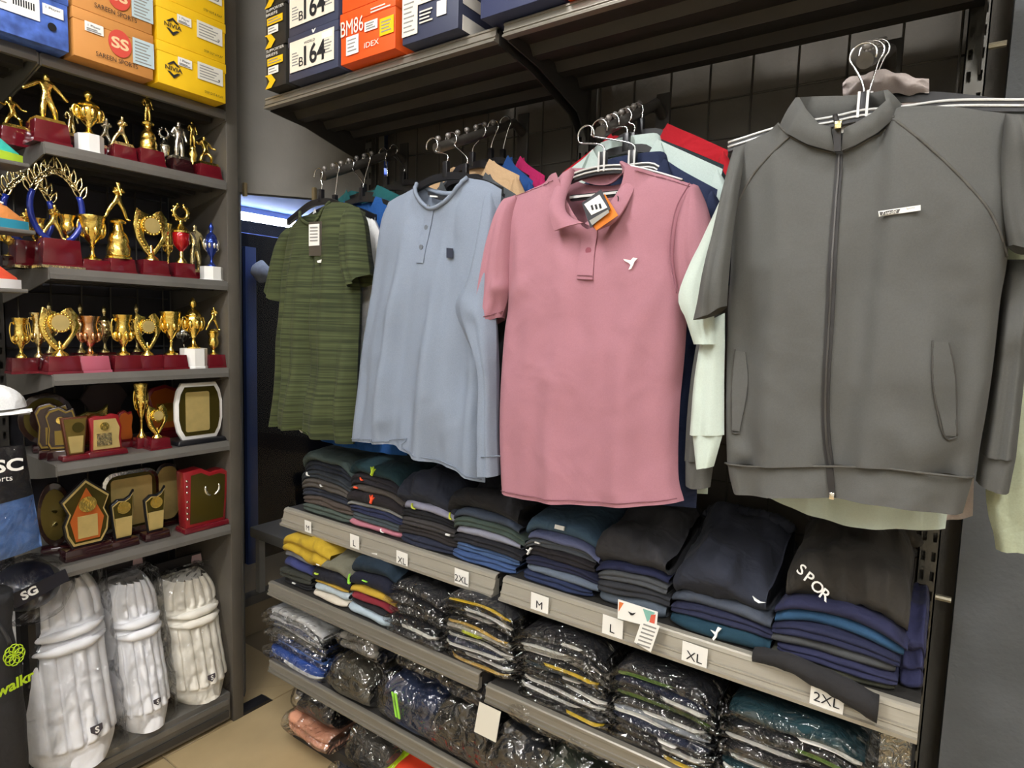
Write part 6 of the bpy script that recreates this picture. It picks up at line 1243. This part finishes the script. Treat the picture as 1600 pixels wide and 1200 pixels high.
f.quad(.47, .70, .48, .66, mPAPER, 'sticker'); f.lines(.5, .67, .5, .64, 3, mGREYINK); f.quad(.74, .98, .30, .62, mYEL, 'sticker'); f.lines(.77, .95, .34, .58, 4, mGREYINK); f.txt('IDEX', .60, .22, .10, M('cream_print', '#f3e7d6', .6), .26, bold=0)
f.lines(.58, .94, .78, .9, 2, M('cream_print', '#f3e7d6', .6))
t, f = rbox(xs(533, 10)+.0, xs(612, -10)+.01, zR+.137, zR+.26, mORG, 'upper orange shoe box stacked above the BM86 box')
t, f = rbox(xs(626, 68)+.002, xs(716, 36), zR, zR+.145, mNAVYC, 'navy shoe box with white stripes on its side')
f.quad(.02, .30, .12, .98, M('label_cream', '#ece3cf', .7), 'label'); f.lines(.05, .26, .16, .7, 7, mGREYINK); f.quad(.30, .80, .58, .98, M('label_cream', '#ece3cf', .7), 'label'); f.txt('B165', .52, .74, .22, mINK, .30, bold=0, off=.0026)
f.lines(.34, .58, .24, .48, 4, M('label_cream', '#ece3cf', .7)); f.quad(.64, .80, .28, .52, mPAPER, 'sticker')
b = B()
x1 = xs(716, 36); sf = Face((x1, YB2, zR), (0, .3, 0), (0, 0, .145), t)
sf.quad(.05, .95, .0, .24, mPAPER, 'stripe'); sf.quad(.05, .95, .42, .62, mPAPER, 'stripe'); sf.quad(.05, .95, .80, .97, mPAPER, 'stripe')
t, f = rbox(xs(742, 38)+.012, xs(868, 10), zR+.003, zR+.14, M('navy_card2', '#353c5c', .5), 'navy shoe box right of the striped one')
f.quad(.18, .74, .30, .86, M('navy_card3', '#2a3050', .5), 'label'); f.lines(.22, .7, .34, .8, 6, mPAPER); f.txt('wa', .42, .2, .1, mPAPER, .1, bold=0)
t, f = rbox(xs(872, 8), xs(985, -30), zR+.003, zR+.14, mORG, 'orange shoe box at the upper edge right of the navy ones')
# ---------------------------------------------------------------- batting pads in film bags
mPAD = M('pad_white', '#f4f4f6', .75, 0, .2, 90, .03, 30); mPADC = M('pad_cream', '#efeadd', .75, 0, .2, 90, .03, 30)
fPAD = film('pad_film', .04, .12, (.99, .99, .99, 1), 13, 1.0)
def emblem(t, c, ux, uz, s, col='#4a4448'):
    n = ux.cross(uz).normalized(); P = [(-.5, .4), (.5, .4), (.5, -.1), (0, -.55), (-.5, -.1)]
    vs = [c+ux*a*s+uz*d*s+n*.002 for a, d in P]; o = mk('emblem', B().add(vs+[v-n*.004 for v in vs], [(4, 3, 2, 1, 0), (5, 6, 7, 8, 9)]+[(i, (i+1) % 5, (i+1) % 5+5, i+5) for i in range(5)]), M('emb'+col, col, .6), t)
    text('S', c+uz*s*.02, ux, uz, s*.62, mPAPER, o, bold=.03, off=.005)
def pad(pts, pt, Xb, lean, label, mat, widen=1.0, em=None, seed=0):
    """pts: px left/right/bottom; pt: top py. A leg guard: rounded shin panel with ribs, knee rolls and top hat"""
    pl, pr, pb = pts; zb_ = ZS[6]+.002; cl = hit(pl, pb, 0, Xb); crr = hit(pr, pb, 0, Xb); y0, y1 = cl.y, crr.y; w_ = (y1-y0)*widen; cy = (y0+y1)/2
    Xt = Xb-lean; zt_ = hit((pl+pr)/2, pt, 0, Xt).z; H = zt_-zb_; t = thing('batting_pad', (Xb-.04, cy, zb_), math.pi/2, label, 'batting pad', 'batting pads on the plinth')
    def prof(v):
        if v < .12: return .74+.24*math.sin(v/.12*1.57)
        if v > .86: return .66+.32*math.cos((v-.86)/.14*1.5)
        return .98+.02*math.sin(v*9)
    def surf(u, v, out=0):
        s = 2*u-1; hw = prof(v)*w_/2; x = s*hw; dep = .085*(1-.55*v)+.03
        ribs = 0
        if .14 < v < .62 or v > .78: ribs = .021*abs(math.sin(u*math.pi*6.0))**.45*min(1, (1-abs(s))*6)
        if .62 <= v <= .78: ribs = .020*abs(math.sin((v-.62)/.16*math.pi*2))**.55
        if .10 < v <= .14: ribs = .004
        y = -dep*(max(0, 1-abs(s)**2.4))**.6-ribs+.004*nz(u*9+seed, v*14)
        return (x, y-out, v*H)
    L = lambda p: (p[0], p[1]+lean*(p[2]/H), p[2])
    b = B().grid(lambda u, v: L(surf(u, v)), 60, 70)
    n0 = len(b.v); b.add([L((x*.98, .03, z)) for x, y, z in [surf(i/20, j/20) for j in range(21) for i in range(21)]], [(j*21+i, (j+1)*21+i, (j+1)*21+i+1, j*21+i+1) for j in range(20) for i in range(20)])
    b.grid(lambda u, v: L((surf(0, v)[0]*(1-.02*u), surf(0, v)[1]*(1-u)+.03*u, v*H)), 2, 70); b.grid(lambda u, v: L((surf(1, v)[0]*(1-.02*u), surf(1, v)[1]*(1-u)+.03*u, v*H)), 2, 70)
    body = mk('guard', b, mat, t, world=False, smooth=True)
    for k, vv in enumerate((.66, .735)):
        mk('knee_roll', B().tube([L((lambda p: (p[0], p[1]-.004, p[2]))(surf(.06+.88*i/24, vv))) for i in range(25)], [.016*min(1, 1.5-abs(i-12)/9.5) for i in range(25)], 8), mat, t, world=False, smooth=True)
    if em:
        p = Vector(L(surf(*em))); m_ = wm(t); c = m_ @ (p+Vector((0, -.004, 0))); emblem(t, c, Vector((0, 1, 0)), Vector((-lean, 0, H)).normalized(), w_*.13)
    def bag(u, v):
        a_ = u*2*math.pi; hw = (w_/2+.012)*(1 if v < .93 else 1-.25*(v-.93)/.07); cr_ = .012*nz(math.cos(a_)*2+seed, math.sin(a_)*2, v*9)+.006*nz(math.cos(a_)*6, v*22, seed)
        sx = math.copysign(abs(math.cos(a_))**.55, math.cos(a_)); sy = math.copysign(abs(math.sin(a_))**.7, math.sin(a_))
        dd = .085 if v < .9 else .085-.055*(v-.9)/.1
        return L((sx*hw+cr_, -.035+sy*dd*(.7+.3*math.sin(math.pi*min(1, v*1.3+.1)))+cr_, max(.001, -.004+v*(H+.035)+cr_*.5)))
    bb = B().grid(bag, 48, 44); bb.f.append(tuple(44*49+i for i in range(48)))
    mk('film_bag', bb, fPAD, t, world=False, smooth=True)
    mk('bag_header', B().taper(0, .02+lean, H+.015, H+.055, w_*.42, .006, w_*.40, .006), M('header_card', '#252326', .5), t, world=False); mk('header_corner', B().taper(w_*.3, .012+lean, H+.02, H+.05, w_*.10, .001, w_*.08, .001), M('header_pink', '#d7b9bd', .5), t, world=False)
    return t
pad((44, 190, 1165), 897, -2.10, .11, 'largest white batting pad in clear bag, nearest the black bag', mPAD, 1.0, (.62, .2), 1)
pad((182, 268, 1120), 898, -2.13, .09, 'middle white batting pad in clear bag', mPAD, 1.0, (.55, .2), 4)
pad((268, 356, 1085), 894, -2.14, .08, 'cream batting pad in clear bag next to the end panel', mPADC, 1.0, (.52, .2), 7)
# ---------------------------------------------------------------- goods at the left edge
def shoe(px, py, X, col, sole, label, ln=.27):
    p = hit(px, py, 0, X); t = thing('sports_shoe', (X-.05, p.y-.09, p.z-.035), 0, label, 'shoe', 'shoes on the wire shoe rests')
    def up(u, v):
        y = -ln/2+ln*u; hw = .042*(math.sin(math.pi*min(1, .12+.86*u))**.5)*(.9+.2*u); a_ = math.pi*v; h = .035+.055*(1-ss(.25, .75, u))+.012*math.sin(u*3.1)
        return (hw*math.cos(a_), y, .022+h*math.sin(a_)**.7*min(1, (1-u)*5+.25))
    b = B().grid(up, 22, 12); mk('upper', b, M('shoe_'+col.strip('#'), col, .5, 0, .4, 180, .15, 40), t, world=False, smooth=True)
    P = [(.048*math.sin(math.pi*min(1, .1+.88*i/16))**.5, -ln/2-.004+(ln+.012)*i/16) for i in range(17)]; P = P+[(-x, y) for x, y in P[::-1]]
    n = len(P); sb = B().add([(x, y, 0) for x, y in P]+[(x, y, .024) for x, y in P], [tuple(range(n-1, -1, -1)), tuple(range(n, 2*n))]+[(i, (i+1) % n, (i+1) % n+n, i+n) for i in range(n)])
    mk('sole', sb, M('sole_'+sole.strip('#'), sole, .5), t, world=False, smooth=.6)
    lc = B()
    for i in range(4): lc.tube([(-.02, .02+.022*i, .082-.006*i), (0, .022+.022*i, .092-.008*i), (.02, .02+.022*i, .082-.006*i)], .003, 5)
    mk('laces', lc, mPAPER, t, world=False, smooth=True)
    r = thing('shoe_rest', (X-.05, p.y-.09, p.z-.05), 0, label.replace('shoe', 'shoe rest', 1) if 0 else 'grey metal shoe rest under the '+label.split(' ')[0]+' shoe', 'shoe rest', 'shoe rests on the left rack')
    mk('tray', B().box(-.055, .055, -.15, .145, .004, .0145), mSHL, r, world=False, bevel=.003); mk('arm', B().tube([(-.02, 0, .0), (-.345, 0, -.03)], .006, 6), mSHL, r, world=False)
    return t
shoe(4, 226, -2.0, '#3fc0ae', '#b8d838', 'turquoise running shoe at the left edge by the upper trophies')
shoe(14, 334, -2.0, '#d98a4a', '#2f8fa8', 'orange shoe with teal sole at the left edge')
shoe(2, 428, -2.0, '#e0553a', '#e8e4e0', 'red running shoe lowest of the three at the left edge')
p = hit(0, 636, 0, -2.0)
b = B().grid(lambda u, v: (-2.0+.07*math.cos(u*6.283)*math.cos(v*1.45), p.y-.03+.085*math.sin(u*6.283)*math.cos(v*1.45)+.0, p.z+.062*math.sin(v*1.5)), 24, 8)
b.grid(lambda u, v: (-1.985+.03+.05*v*math.sin(u*3.14), p.y-.03+(.085*math.cos(u*3.14)), p.z-.004-.006*v), 12, 4)
c_ = thing('cap', (-2.0, p.y-.03, p.z), 0, 'white cap resting on a wire hook at the left edge', 'cap'); mk('crown', b, cloth('#e8e8e6'), c_, smooth=True)
w_ = thing('wire_hook', (-2.44, p.y-.03, p.z-.02), 0, 'grey wire hook carrying the white cap', 'wire hook')
mk('wire', B().tube([(-2.44, p.y+.04, p.z-.012), (-1.93, p.y+.04, p.z-.012), (-1.93, p.y-.1, p.z-.012), (-2.44, p.y-.1, p.z-.012)], .004, 6), M('hook_grey', '#8c8a86', .4, .5), w_)
# folded apparel bag printed SC
p0 = hit(0, 700, 0, -1.98); p1 = hit(68, 860, 0, -1.98); ty = hit(40, 705, 0, -1.98)
t = thing('apparel_bag', (-1.98, (p0.y+p1.y)/2-.06, p1.z), 0, 'clear bag of black and blue sportswear printed SC', 'plastic bag')
ya, yb = p0.y-.16, p1.y; za, zb_ = p1.z+.01, p0.z
def sb(u, v, out): return (-1.99+out*(.03*math.sin(math.pi*u)**.5*math.sin(math.pi*(v*.92+.04))**.5+.006*nz(u*7, v*7, 2)), ya+(yb-ya)*(u*(1-.12*v)), za+(zb_-za)*v+.03*(1-u)*(1-v)*-1)
def two(f): 
    b = B().grid(lambda u, v: f(u, v, 1), 16, 18); b2 = B().grid(lambda u, v: f(u, v, -1), 16, 18); return b.add(b2.v, [q[::-1] for q in b2.f])
mk('garment', two(lambda u, v, o: sb(u, v*.52, o*.8)), cloth('#5a7db8'), t, smooth=True); mk('header', two(lambda u, v, o: sb(u, .52+v*.48, o*.85)), M('bag_black', '#26262a', .4), t, smooth=True)
mk('film', two(lambda u, v, o: sb(u, v, o*1.35)), fPAD, t, smooth=True)
q = hit(14, 727, 0, -1.95); text('SSC', (-1.952, q.y-.012, q.z), (0, 1, -.02), (0, 0, 1), .034, mPAPER, t, width=.085, bold=.03, align='C'); q = hit(14, 748, 0, -1.95); text('Sports', (-1.952, q.y-.02, q.z), (0, 1, -.02), (0, 0, 1), .02, mPAPER, t, bold=.0)
mk('hang_arm', B().tube([(-2.44, ya+.06, zb_+.01), (-1.97, ya+.06, zb_+.01)], .005, 6), M('hook_grey', '#8c8a86', .4, .5), t)
# helmet in film bag
p = hit(62, 935, 0, -2.06)
t = thing('helmet', (-2.14, p.y, ZS[6]), 0, 'navy helmet in a clear bag behind the large batting pad', 'helmet'); ph = p.z+.0
hb_ = B().ball((-2.16, p.y+.0, ph+.01), .085, 20, 12, 1.1, .95, .8); mk('shell', hb_, M('helmet_navy', '#1b2034', .3, coat=.4), t, smooth=True)
mk('film', B().ball((-2.155, p.y, ph), .105, 24, 14, 1.1, 1.1, .95).xf(lambda x, y, z: (x+.012*nz(x*20, y*20, z*20), y+.012*nz(y*17, z*19, x*9), z+.008*nz(z*22, x*9, y*14))), fPAD, t, smooth=True)
mk('stand', B().tube([(-2.16, p.y, ZS[6]), (-2.16, p.y, ph-.05)], .03, 10), mBLACKP, t)
q = hit(37, 925, 0, -2.035); cdp = mk('bag_label', B().platex([(q.y-.02, q.z-.04), (q.y+.11, q.z-.002), (q.y+.10, q.z+.035), (q.y-.035, q.z+.0)], -2.037, -2.035), M('label_black', '#1d1f2a', .3), t)
text('SG', (-2.034, q.y+.012, q.z-.006), (0, 1, .3), (0, -.3, 1), .026, mPAPER, cdp, bold=.04)
# black kit bag
pA = hit(42, 935, 0, -1.93); pB = hit(44, 1190, 0, -1.93)
t = thing('kit_bag', (-1.99, pA.y-.14, ZS[6]+.001), 0, 'black kit bag with neon green printing at the lower left corner', 'bag')
def kb(u, v):
    a_ = u*2*math.pi; sx = math.copysign(abs(math.cos(a_))**.5, math.cos(a_)); sy = math.copysign(abs(math.sin(a_))**.5, math.sin(a_)); k = .86+.14*math.sin(math.pi*min(1, v*1.1+.12))
    return (-1.99+sx*.06*k+.006*nz(u*9, v*7), pA.y-.14+sy*.14*k+.006*nz(u*7, v*9, 4), ZS[6]+.001+v*(pA.z-ZS[6]+.02))
b = B().grid(kb, 40, 24); b.f.append(tuple(24*41+i for i in range(40)))
mk('body', b, M('kit_black', '#242426', .7, 0, .4, 60, .1, 10), t, smooth=True)
mk('piping', B().tube([(kb(u_, .88)[0]+.004, kb(u_, .88)[1], kb(u_, .78+.16*math.sin(i/20*3.14))[2]) for i, u_ in enumerate([-.14+.28*j/20 for j in range(21)])], .005, 6), M('kit_pipe', '#3a3a3d', .5), t, smooth=True)
lm = M('neon_print', '#a8c41c', .6); q = hit(23, 1024, 0, -1.922); fl_ = B()
for i in range(8):
    an = i/8*6.283; fl_.tube([(-1.925, q.y+.012*math.cos(an)+.011*math.cos(g), q.z+.015*math.sin(an)+.014*math.sin(g)) for g in [j/10*6.283 for j in range(11)]], .0016, 4)
mk('flower_print', fl_, lm, t, smooth=True)
q = hit(14, 1070, 0, -1.922); text('moonwalkr', (-1.9245, q.y-.028, q.z-.012), (0, 1, .2), (0, -.2, 1), .03, lm, t, width=.17, bold=.03, shear=.2)
